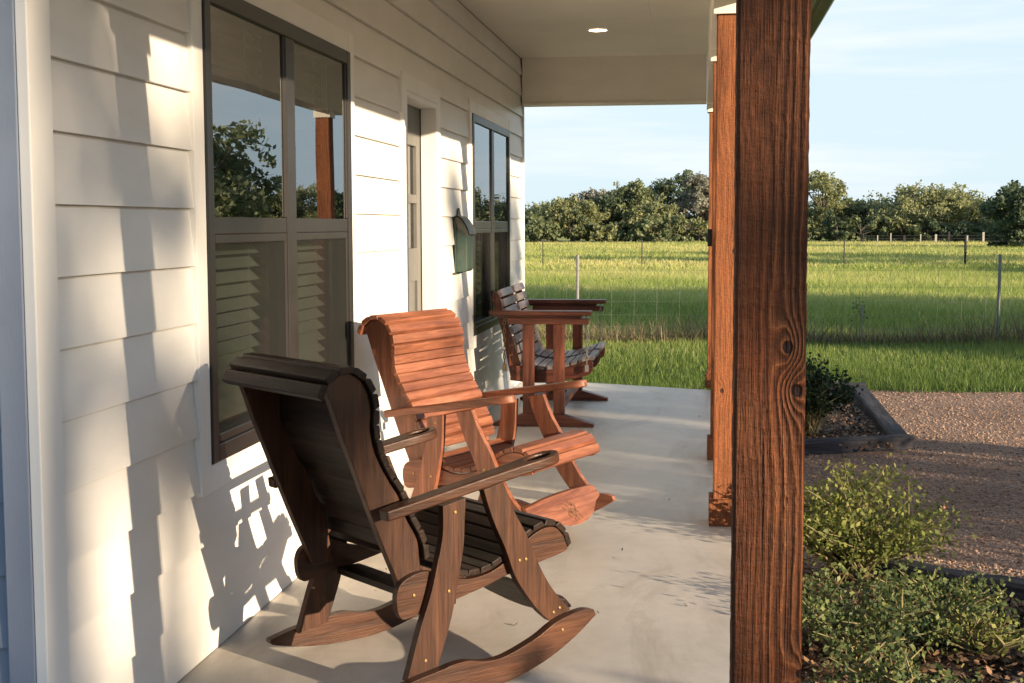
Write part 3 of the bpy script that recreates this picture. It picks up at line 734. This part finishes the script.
def gslats(path, w, th, y0, y1, side, seed):
    P = np.array(catmull(path, 12)); seg = np.r_[0, np.cumsum(np.linalg.norm(np.diff(P, axis=0), axis=1))]
    n = int(round(seg[-1] / w)); w = seg[-1] / n; rr = random.Random(seed); b = MB()
    for i in range(n):
        a_, c_ = i * w + .006, (i + 1) * w - .006
        pa = np.array([np.interp(a_, seg, P[:, k]) for k in (0, 1)]); pc = np.array([np.interp(c_, seg, P[:, k]) for k in (0, 1)])
        t = (pc - pa) / np.linalg.norm(pc - pa); nn = np.array([-t[1], t[0]]) * side
        b.prism([tuple(x) for x in (pa, pc, pc + nn * th, pa + nn * th)], y0, y1, XY, tint=rr.random())
    return b
spans = [(GY0 + .15, GY0 + .70), (GY0 + .83, GY1 - .15)]
for k, (ya, yb) in enumerate(spans):
    gp(gslats(seatp, .062, .024, ya, yb, 1, 3 + k), 'seat', slat_sky_sheen)
    gp(gslats(backp, .066, .024, ya, yb, -1, 13 + k), 'backrest', slat_sky_sheen)
for y in (spans[0][0] + .005, spans[0][1] - .035, spans[1][0] + .005, spans[1][1] - .035):
    b = MB()
    b.prism(catmull([(-1.30, .30), (-1.15, .285), (-1.0, .29), (-.80, .33), (-.735, .36), (-.725, .425)], 3) + catmull([(-.75, .448), (-.80, .424), (-.88, .398), (-.97, .378), (-1.06, .371), (-1.15, .381), (-1.235, .400), (-1.30, .40)], 3), y, y + .03, XY); gp(b, 'seat_rail', rx_)
    b = MB(); b.prism([(-1.30, .30), (-1.24, .30), (-1.233, .42), (-1.300, .63), (-1.367, .83), (-1.381, .90), (-1.42, .92), (-1.43, .86), (-1.36, .63)], y + .0305, y + .06, XY); gp(b, 'back_support', rz_)
b = MB(); b.box((-1.29, spans[0][1] + .0, .31), (-.80, spans[1][0], .335)); gp(b, 'seat_brace', rx_)

# ------------------------------------------------------------------ leaf clouds and plants
def quads(C, size, rng, flat=0.0, aspect=.6):
    """leaf quads round the points C"""
    n = len(C)
    nrm = rng.normal(size=(n, 3)); nrm[:, 2] = nrm[:, 2] * (1 - flat) + flat * 2
    nrm /= np.linalg.norm(nrm, axis=1, keepdims=True)
    t = rng.normal(size=(n, 3)); t -= nrm * np.sum(t * nrm, axis=1, keepdims=True); t /= np.linalg.norm(t, axis=1, keepdims=True)
    w = np.cross(nrm, t); s = (size * rng.uniform(.6, 1.35, n))[:, None]
    a = t * s * .5; b_ = w * s * .5 * aspect
    return np.stack([C - a, C + b_ * 1.0 - a * .1, C + a, C - b_ - a * .1], axis=1)

def tree(name, seed, h, rad, leaf, n_leaf, m_leaf, trunk_h=.3, lobes=16, dens=1.0, flat=.75, low=.25, bark=None, drop=0.0):
    """a tapered trunk with limbs and a crown of leaf clumps; local origin at its foot"""
    rng = np.random.default_rng(seed); rr = random.Random(seed)
    root = empty(name, (0, 0, 0))
    bk = bark or m_bark
    tb = MB(); pts = [(0, 0, -.05)]; x = y = 0
    for k in range(1, 6):
        x += rr.uniform(-.04, .04) * h; y += rr.uniform(-.04, .04) * h; pts.append((x, y, h * .7 * k / 5))
    tr_ = h * .028
    tb.tube(pts, [tr_ * 1.35] + [tr_ * (1 - .15 * k) for k in range(1, 6)], 8)
    cen = []
    for i in range(lobes):
        th = rr.uniform(0, 2 * math.pi); zf = rr.random() ** .8
        z = h * (low + (1 - low) * zf * .92); env = math.sin(math.pi * min(1, max(.08, .18 + .80 * (z / h - low) / (1 - low)))) ** .6
        r = rad * env * math.sqrt(rr.uniform(.15, 1))
        c = np.array([r * math.cos(th), r * math.sin(th), z]); cen.append((c, rad * rr.uniform(.22, .42)))
        k = min(4, max(1, int(z / h / .7 * 5 * .6))); p0 = pts[k]
        mid = ((p0[0] + c[0]) / 2 + rr.uniform(-.1, .1) * rad, (p0[1] + c[1]) / 2, (p0[2] * .45 + c[2] * .55))
        tb.tube([p0, mid, tuple(c)], [tr_ * .45, tr_ * .28, tr_ * .1], 5, cap=False)
    tb.build('trunk', bk, root, smooth=True)
    per = int(n_leaf / lobes); C = []; T = []
    for c, r in cen:
        q = rng.normal(size=(per, 3)); q /= np.linalg.norm(q, axis=1, keepdims=True); q *= (rng.random((per, 1)) ** .45) * r; q[:, 2] *= flat
        sub = rng.normal(size=(max(3, per // 22), 3)) * r * .55                 # twig clusters make gaps
        idx = rng.integers(0, len(sub), per); q = q * .45 + sub[idx] * np.array([1, 1, flat]) * .85
        C.append(c + q); T.append(np.clip(rng.normal(.5, .22, per) + rng.normal(0, .16), 0, 1))
    C = np.concatenate(C); T = np.concatenate(T); C[:, 2] *= h / np.percentile(C[:, 2], 99.7); keep = C[:, 2] > h * .03; C = C[keep]; T = T[keep]
    polys('crown', quads(C, leaf, rng), m_leaf, T, root)
    return root

m_oak = leaf_mat('oak_leaves', (.10, .125, .065), (.19, .225, .11), (.28, .31, .16), .45)  # leaf tones raised and made bluer to stand for distant haze
m_oakd = leaf_mat('dark_leaves', (.045, .07, .042), (.095, .13, .07), (.15, .19, .10), .4)
m_oaky = leaf_mat('olive_leaves', (.14, .16, .075), (.26, .28, .13), (.36, .37, .18), .45)
m_oakg = leaf_mat('greyish_leaves', (.15, .145, .115), (.25, .25, .19), (.35, .34, .26), .4)
TGRP = 'trees along the far edge of the field'
protos = []
def far_tree(px, dist, top, rad, kind, label, seed, low=.12):
    base = at(px, 242, 1, dist); z_top = at(px, top, 1, dist).z; h = z_top - G
    m_ = (m_oak, m_oakd, m_oaky, m_oakg)[kind]
    t = tree('broadleaf_tree', seed, h, rad, .27, 11500, m_, lobes=32, low=low)
    t.location = (base.x, dist, G); tag(t, label, 'tree', TGRP)
    return t
gen = ['rounded green tree in the even run of the far tree line'] * 9
FT = [ # px, dist, top px, crown radius, leaf kind, label
 (515, 128, 205, 3.4, 2, 'olive tree at the far left of the tree line, half hidden by the house corner'),
 (548, 132, 203, 3.2, 0, 'low rounded green tree near the left end of the tree line'),
 (572, 124, 199, 2.8, 2, 'yellow-green tree with a bare forked trunk, left of the tallest left-hand tree'),
 (597, 136, 191, 2.8, 3, 'greyish half-bare tree with thin upper twigs in the tree line'),
 (612, 126, 196, 2.6, 1, 'dark green low-crowned tree beside the greyish half-bare one'),
 (634, 128, 182, 2.3, 0, 'tall tree with a flat tuft on top, left of the dark pair by the posts'),
 (655, 125, 203, 3.0, 2, 'pale yellow-green tree in front of the dark pair by the posts'),
 (681, 134, 173, 2.9, 1, 'tall dark evergreen tree rising left of the posts'),
 (702, 127, 176, 2.3, 3, 'tall greyish tree just left of the orange post'),
 (735, 130, 183, 4.0, 0, 'tall tree almost wholly hidden behind the posts'),
 (818, 128, 172, 2.8, 2, 'tall olive tree emerging right of the front post'),
 (842, 136, 205, 3.4, 0, 'low green tree beside the olive tree right of the front post'),
 (868, 131, 199, 3.3, 0, 'mid-height green tree in the dip of the right tree line'),
 (893, 138, 203, 3.0, 1, 'dark low tree at the left foot of the broad oak'),
 (925, 126, 185, 4.6, 2, 'broad oak with an uneven olive crown, highest of the right tree line'),
 (952, 130, 190, 3.8, 0, 'green tree merging with the right side of the broad oak'),
 (982, 133, 203, 3.6, 0, 'low green tree between the broad oak and the dark tree at the right edge'),
 (1024, 92, 184, 2.4, 1, 'near-black tree cut off by the right edge of the picture'),
 (1046, 120, 195, 4.0, 0, None), (1085, 118, 180, 4.5, 2, None), (1130, 122, 190, 4.5, 0, None), (1180, 118, 175, 4.5, 1, None), (1235, 125, 185, 4.6, 0, None), (1290, 122, 180, 4.8, 2, None),
 (470, 130, 200, 3.8, 0, None), (430, 128, 195, 4.0, 1, None)]
for i, (px, dist, top, rad, kind, lab) in enumerate(FT):
    far_tree(px, dist, top, rad, kind, lab or 'green tree standing beyond the edge of the picture', 100 + i)
# undergrowth under the tree line: separate low bushes
for i in range(20):
    px = 520 + i * 26 + rnd.uniform(-8, 8); dist = 119 + rnd.uniform(0, 5)
    t = tree('bush', 300 + i, rnd.uniform(1.5, 2.9), rnd.uniform(1.6, 2.6), .34, 1100, (m_oakd, m_oak, m_oak, m_oaky)[i % 4], lobes=9, low=.05, flat=.8)
    p = at(px, 242, 1, dist); t.location = (p.x, dist, G)
    tag(t, 'low bush in the shade under the far tree line', 'bush', 'low bushes under the far tree line')
# nearer trees right of the picture, seen in the window panes
for i, (x, y, h, r, k) in enumerate([(15.6, 50, 5.6, 3.0, 0), (22.5, 60, 6.6, 4.0, 1), (28, 52, 6.5, 3.8, 2)]):
    t = tree('broadleaf_tree', 400 + i, h, r, .28, 5200, (m_oak, m_oakd, m_oaky)[k], lobes=26, low=.14)
    t.location = (x, y, G); tag(t, 'yard tree mirrored in the panes of the near window', 'tree', 'yard trees mirrored in the windows')
# trees to the right behind the camera that dapple the porch; the narrow last one is added to shade the end wall
for i, (x, y, h, r, n, low) in enumerate([(31, -8.4, 11.5, 1.7, 900, .65), (32, -16.3, 11.9, 2.0, 1500, .60), (26, -13.75, 10.8, .85, 2600, .25)]):
    t = tree('shade_tree', 500 + i, h, r, .34, n, m_oak, lobes=16, low=low)
    t.location = (x, y, G); tag(t, 'tall loose tree out of the picture to the right that dapples the porch wall', 'tree', 'trees right of the picture that dapple the porch')
for i, (x, y, h, r) in enumerate([(23, 9.3, 7.4, 3.4), (25, 11.2, 7.6, 3.2), (27, 13.2, 8.2, 3.8), (31, 11.4, 9.2, 4.0), (48, -3, 9, 4.2), (40, 30, 8, 4.0), (60, 24, 8, 4.5), (66, 44, 9, 5), (58, 60, 8, 5)]):
    t = tree('shade_tree', 520 + i, h, r, .4, 7500, m_oak, lobes=26, low=.06)
    t.location = (x, y, G); tag(t, 'tree out of the picture to the right that throws long shade on the field', 'tree', 'trees right of the picture that shade the field')
# unseen shrubs added to shade the porch floor
m_shrub = leaf_mat('shrub_leaves', (.018, .038, .012), (.045, .08, .02), (.09, .13, .03))
for i, (x, y, h, r, n) in enumerate([(7.0, 3.35, 2.5, .98, 8000), (7.1, 4.75, 2.45, 1.0, 8000), (7.0, 7.15, 2.3, .85, 6500), (7.0, -.55, 2.1, .85, 1500), (7.2, -2.2, 2.2, .9, 1500)]):
    t = tree('added_shrub', 600 + i, h, r, .075, n, m_shrub, lobes=14, low=.02, flat=.9)
    t.location = (x, y, G); tag(t, 'leafy shrub added out of the picture to the right to shade the porch floor', 'shrub', 'shrubs added right of the picture for shade')

def stem_bush(name, seed, loc, h, rad, n_stem, n_leaf, leaf, m_leaf, label, blooms=0):
    rng = np.random.default_rng(seed); rr = random.Random(seed)
    root = empty(name, loc, label=label, cat='shrub')
    b = MB(); C = []; tips = []
    for i in range(n_stem):
        a = rr.uniform(0, 2 * math.pi); r1 = rad * math.sqrt(rr.random()); hh = h * rr.uniform(.55, 1.08) * (1 - .35 * (r1 / rad) ** 2)
        p0 = Vector((rr.uniform(-.2, .2) * rad, rr.uniform(-.2, .2) * rad, 0)); p2 = Vector((r1 * math.cos(a), r1 * math.sin(a), hh))
        p1 = p0.lerp(p2, .5) + Vector((rr.uniform(-.08, .08), rr.uniform(-.08, .08), hh * .14))
        path = [p0, p0.lerp(p1, .55), p1, p1.lerp(p2, .55), p2]
        b.tube(path, [.006, .005, .0042, .003, .0016], 5, cap=False)
        k = int(n_leaf / n_stem)
        for _ in range(k):
            t = rr.uniform(.25, 1.0) ** .7; q = (p0.lerp(p1, t * 2) if t < .5 else p1.lerp(p2, t * 2 - 1))
            C.append(q + Vector((rr.gauss(0, .035), rr.gauss(0, .035), rr.gauss(0, .03))))
        tips.append(p2)
    b.build('stems', m_stem, root)
    C = np.array([tuple(c) for c in C]); C[:, 2] = np.maximum(C[:, 2], .01)
    T = np.clip(.25 + .45 * C[:, 2] / h + rng.normal(0, .22, len(C)), 0, 1)
    polys('leaves', quads(C, leaf, rng, .25, .62), m_leaf, T, root)
    if blooms:
        bb = MB()
        for k in range(blooms):
            p = rr.choice(tips); 
            for j in range(5):
                a = j * 2 * math.pi / 5; bb.add([tuple(p + Vector((.004 * math.cos(a + e) * w, .004 * math.sin(a + e) * w, .006 + .004 * w))) for e, w in ((-.5, 2.2), (0, 4), (.5, 2.2), (math.pi, .3))], [(0, 1, 2, 3)])
        bb.build('blooms', NT('peach_petals').set((.75, .38, .25), .6), root, fixnormals=False)
    return root
m_rose = leaf_mat('rose_leaves', (.06, .085, .022), (.20, .24, .06), (.38, .37, .12), .45)
m_rosed = leaf_mat('dark_rose_leaves', (.022, .045, .022), (.085, .125, .045), (.24, .27, .09), .4)
m_ever = leaf_mat('evergreen_leaves', (.006, .018, .008), (.016, .038, .014), (.035, .065, .022), .25)
zb = G + .03
p = at(862, 578, 2, zb)
stem_bush('rose_bush', 11, (p.x - .02, p.y + .05, zb), .50, .47, 130, 5200, .024, m_rose, 'light green bushy rose shrub with pale stems at the end of the near bed', 7)
for i, (px, py, h, r, n, mm, lab) in enumerate([
        (850, 655, .30, .36, 2300, m_rosed, 'sprawling dark-leaved shrub in the near bed, beside the front post'),
        (935, 640, .27, .34, 1900, m_rosed, 'loose low shrub with long stems in the near bed, right of the sprawling dark one'),
        (985, 655, .16, .20, 500, m_rose, 'sparse small plant by the right timber of the near bed'),
        (880, 720, .22, .3, 1300, m_rosed, 'low dark plant at the bottom edge of the near bed'),
        (1000, 770, .2, .3, 800, m_rosed, 'low plant of the near bed below the picture')]):
    p = at(px, py, 2, zb); stem_bush('low_shrub', 20 + i, (p.x, p.y, zb), h, r, 40, int(n * 1.05), .021, mm, lab)
p = at(812, 436, 2, zb)
stem_bush('evergreen_shrub', 40, (p.x - .02, p.y + .1, zb), .60, .33, 70, 4200, .034, m_ever, 'dark green upright shrub in the far bed, beside the front post', 5)
stem_bush('evergreen_shrub', 41, (.72, 11.3, zb), .42, .33, 45, 2000, .034, m_ever, 'small dark shrub in the far bed, hidden behind the posts')

# timbers round the beds
def timber(p, q, w, h, label, z=G, lift=0):
    p, q = Vector((*p, 0)), Vector((*q, 0)); L_ = (q - p).length; rr = random.Random(int(p.x * 1000 + q.y * 77))
    o = None; b = MB(); n = 14; dx = L_ / n; rings = []
    for k in range(n + 1):
        j = rr.uniform(-.004, .004); jz = rr.uniform(-.006, .006)
        rings.append([(k * dx, -w / 2 + j, -.02), (k * dx, w / 2 + j, -.02), (k * dx, w / 2 + j, h * .86 + jz), (k * dx, w / 2 * .8 + j, h + jz), (k * dx, -w / 2 * .8 + j, h + jz), (k * dx, -w / 2 + j, h * .86 + jz)])
    v = [a for r in rings for a in r]; f = [(k * 6 + c, k * 6 + (c + 1) % 6, (k + 1) * 6 + (c + 1) % 6, (k + 1) * 6 + c) for k in range(n) for c in range(6)]
    f += [tuple(range(5, -1, -1)), tuple(n * 6 + c for c in range(6))]
    b.add(v, f); o = b.build('landscape_timber', m_timber)
    o.location = (p.x, p.y, z + lift); o.rotation_euler = (0, 0, math.atan2((q - p).y, (q - p).x))
    return tag(o, label, 'timber edging', 'weathered timbers edging the flower beds')
timber((.30, 9.40), (1.47, 9.93), .13, .095, 'weathered grey timber along the front of the far bed')
timber((1.405, 10.02), (1.45, 12.95), .14, .09, 'weathered grey timber running back along the right side of the far bed')
timber((.30, 13.02), (1.52, 13.02), .13, .11, 'weathered grey timber across the far end of the far bed')
timber((.62, 6.25), (1.46, 5.68), .12, .11, 'thin brown timber across the end of the near bed, gravel heaped along it')
timber((1.40, 5.60), (1.42, 1.0), .14, .12, 'grey timber along the right side of the near bed, cut by the right edge')

# ------------------------------------------------------------------ ground cover
rng = np.random.default_rng(5)
def blades(n, xr, yr, hr, wr, lean, z, m, name, mask=None, tint=(.5, .22), dens=None):
    x = rng.uniform(0, 1, n); y = yr[0] + (yr[1] - yr[0]) * rng.uniform(0, 1, n) ** (1.0 if dens is None else dens)
    xl, xr_ = xr(y); x = xl + (xr_ - xl) * x
    if mask is not None: k = mask(x, y); x, y = x[k], y[k]
    n = len(x); h = rng.uniform(*hr, n) * (0.75 + .5 * np.sin(x * .9 + 1.3 * np.sin(y * .45)) ** 2); w = rng.uniform(*wr, n); a = rng.uniform(0, 2 * np.pi, n); la = rng.uniform(0, 2 * np.pi, n); ln = rng.uniform(0, lean, n) * h
    b0 = np.stack([x - np.cos(a) * w, y - np.sin(a) * w, np.full(n, z)], 1); b1 = np.stack([x + np.cos(a) * w, y + np.sin(a) * w, np.full(n, z)], 1)
    tp = np.stack([x + np.cos(la) * ln, y + np.sin(la) * ln, z + h], 1)
    pat = .5 + .5 * np.sin(x * .17 + 2 * np.sin(y * .19)) * np.sin(y * .33 + 1.2 * np.sin(x * .13))
    T = np.clip(rng.normal(tint[0], tint[1], n) + (pat - .5) * .7, 0, 1)
    o = polys(name, np.stack([b0, b1, tp], 1), m, T); return tag(o, kind='stuff', cat='grass')
m_gl = leaf_mat('lawn_blades', (.07, .12, .025), (.17, .25, .055), (.42, .43, .15), .5)
m_gf = leaf_mat('field_blades', (.14, .21, .045), (.34, .41, .11), (.60, .54, .22), .5)
m_dry = leaf_mat('dry_stalks', (.06, .045, .03), (.17, .125, .075), (.30, .24, .15), .25)
fx = lambda y: (-.17 * y - 1.0, .25 * y + 1.2)
o = blades(60000, fx, (11.4, FY), (.045, .11), (.003, .006), .8, G, m_gl, 'lawn_grass', mask=lambda x, y: ~((x > 1.2) & (y < 13.3 + .1 * np.sin(x * 2.2))) & ~((x > .2) & (x < 1.55) & (y < 13.1)) & ~((x < .26) & (y < 12.3 - .43 * (x + 1.56))))
o['label'] = 'short green grass between the porch and the wire fence'
o = blades(110000, fx, (FY, 48), (.07, .19), (.005, .011), 1.1, G, m_gf, 'field_grass', dens=1.25); o['label'] = 'tall meadow grass just beyond the wire fence'
o = blades(80000, fx, (48, 122), (.10, .22), (.02, .045), 1.1, G, m_gf, 'field_grass', dens=1.15, tint=(.72, .2)); o['label'] = 'yellow-green meadow grass far out in the field'
o = blades(3800, fx, (FY - .35, FY + .3), (.12, .42), (.004, .008), 1.0, G, m_dry, 'dry_weeds', tint=(.45, .25)); o['label'] = 'dry brown weeds along the foot of the wire fence'

# pebbles on the drive
ico = [(0, 0, 1)] + [(.894 * math.cos(2 * math.pi * k / 5), .894 * math.sin(2 * math.pi * k / 5), .447) for k in range(5)] + [(.894 * math.cos(2 * math.pi * (k + .5) / 5), .894 * math.sin(2 * math.pi * (k + .5) / 5), -.447) for k in range(5)]
icf = [(0, 1 + k, 1 + (k + 1) % 5) for k in range(5)] + [(1 + k, 6 + k, 1 + (k + 1) % 5) for k in range(5)] + [(1 + (k + 1) % 5, 6 + k, 6 + (k + 1) % 5) for k in range(5)]
TRI = np.array([[ico[i] for i in f] for f in icf])                      # 15 upper faces
def pebbles(n, region, smin, smax, z, name, m, tint=(.5, .25)):
    P = region(n); n = len(P); s = smin * (smax / smin) ** rng.random(n) 
    th = rng.uniform(0, 2 * np.pi, n); sx = s * rng.uniform(.8, 1.4, n); sy = s * rng.uniform(.7, 1.1, n); sz = s * rng.uniform(.45, .8, n)
    V = TRI[None] * np.stack([sx, sy, sz], 1)[:, None, None, :] * (1 + rng.normal(0, .08, (n, 15, 1, 1)) * 0)
    c, s_ = np.cos(th)[:, None, None], np.sin(th)[:, None, None]
    X = V[..., 0] * c - V[..., 1] * s_; Y = V[..., 0] * s_ + V[..., 1] * c
    V = np.stack([X + P[:, 0, None, None], Y + P[:, 1, None, None], V[..., 2] + z + (sz * .35)[:, None, None]], -1)
    T = np.repeat(np.clip(rng.normal(tint[0], tint[1], n), 0, 1), 15)
    return polys(name, V.reshape(-1, 3, 3), m, T)
def reg_drive(n):
    y = 4.6 + (13.3 - 4.6) * rng.random(n) ** 1.2; x = .25 + rng.random(n) * (y * .245 + .2)
    k = ~((x < 1.45) & (y > 9.55)) & ~((x < 1.45) & (y < 6.2)) & (x > .25); return np.stack([x[k], y[k]], 1)
o = pebbles(24000, reg_drive, .003, .012, G, 'gravel_stones', m_pebble); tag(o, 'loose pinkish brown gravel over the drive', kind='stuff')
def reg_heap(n):
    t = rng.random(n); x = .66 + .9 * t + rng.normal(0, .03, n); y = 6.36 - .60 * t + rng.normal(0, .05, n); return np.stack([x, y], 1)
o = pebbles(1500, reg_heap, .008, .022, G + .05, 'gravel_stones', m_pebble, (.75, .2)); tag(o, 'pale gravel heaped against the end timber of the near bed', kind='stuff')
# leaf litter and bark in the beds
n = 7000; x = rng.uniform(.26, 1.34, n); y = rng.uniform(3.0, 6.1, n)
y2 = rng.uniform(9.6, 12.8, 2500); x2 = rng.uniform(.28, 1.32, 2500)
C = np.stack([np.r_[x, x2], np.r_[y, y2], zb + .006 + .03 * rng.random(n + 2500) ** 2], 1)
o = polys('leaf_litter', quads(C, .034, rng, .8, .6), leaf_mat('litter', (.03, .02, .014), (.12, .075, .045), (.34, .20, .11), .1), rng.random(len(C))); tag(o, 'brown dead leaves and bark lying in the flower beds', kind='stuff')

# ------------------------------------------------------------------ fences
fn = empty('wire_fence', (0, FY, G), label='woven wire fence on thin metal posts between lawn and meadow', cat='fence')
b = MB(); x0f, x1f = -14, 14
for z in (.05, .20, .36, .54, .74, .96): b.tube([(x0f, FY, G + z), (x1f, FY, G + z)], .0012, 4, cap=False)
x = x0f
while x < x1f: b.tube([(x, FY, G + .03), (x + .01, FY, G + .97)], .0013, 4, cap=False); x += .305
b.build('wire_mesh', steel, fn, world=True)
xp = at(998, 340, 1, FY).x; xq = at(577, 300, 1, FY).x; spn = xp - xq
for k in (-2, -1, 0, 1, 2):
    b = MB(); xx = xp + k * spn; lean_ = rnd.uniform(-.01, .01)
    b.tube([(xx, FY + .03, G - .05), (xx + lean_, FY + .03, G + 1.17)], .021, 8); b.box((xx - .004, FY - .012, G), (xx + .004, FY + .03, G + 1.15))
    b.build('fence_post', steel, fn, world=True)
# stake with a sapling
p = at(861, 338, 1, FY - .25)
sap = empty('sapling', (p.x, FY - .25, G), label='thin sapling tied to a stake at the wire fence', cat='sapling')
b = MB(); b.tube([(0, 0, -.05), (.01, 0, .52)], .010, 6); b.build('stake', steel, sap)
b = MB(); b.tube([(.03, .02, 0), (0, .03, .3), (-.03, .02, .58)], [.007, .005, .003], 5); b.build('stem', m_stem, sap)
cc = np.array([(-.03 + rng.normal(0, .07), rng.normal(0, .06), .46 + rng.normal(0, .09)) for _ in range(42)]); polys('leaves', quads(cc, .04, rng), m_oakd, rng.random(42), sap)
F2 = 51.0
f2 = empty('wire_fence', (0, F2, G), label='sparse wire fence with thin posts across the middle of the meadow', cat='fence')
b = MB()
for z in (.35, .65, .95): b.tube([(-14, F2, G + z), (18, F2, G + z)], .003, 4, cap=False)
b.build('wire', steel, f2, world=True)
for px in (478, 543, 642, 742, 844, 965, 1064):
    b = MB(); xx = at(px, 265, 1, F2).x; thick = .045 if px == 965 else .022
    b.tube([(xx, F2, G - .05), (xx, F2, G + (1.18 if px == 965 else 1.02))], thick, 8); b.build('fence_post', m_timber if px == 965 else dark_iron, f2, world=True)
F3 = 116.0
f3 = empty('rail_fence', (0, F3, G), label='pale post fence in front of the far tree line', cat='fence')
b = MB()
for z in (.35, .60): b.box((13, F3 - .015, G + z), (30, F3 + .015, G + z + .03))
m_pale = paint('pale_posts', (.36, .35, .31), .1, .7, .05)
b.build('rail', m_timber, f3, world=True)
for k in range(15):
    b = MB(); xx = 13.2 + k * 1.15 + rnd.uniform(-.25, .25); w_ = rnd.choice((.04, .05, .08)); b.box((xx - w_, F3 - .06, G - .05), (xx + w_, F3 + .06, G + rnd.uniform(.6, .95))); b.build('fence_post', m_pale if k % 3 else m_timber, f3, world=True)

n = 16
C = np.stack([rng.uniform(-1.4, .15, n), rng.uniform(3.3, 10.5, n), np.full(n, .006)], 1)
o = polys('fallen_leaves', quads(C, .022, rng, .92, .5), m_dry, rng.random(n) * .5); tag(o, 'a few small dry leaves blown onto the porch floor', kind='stuff')
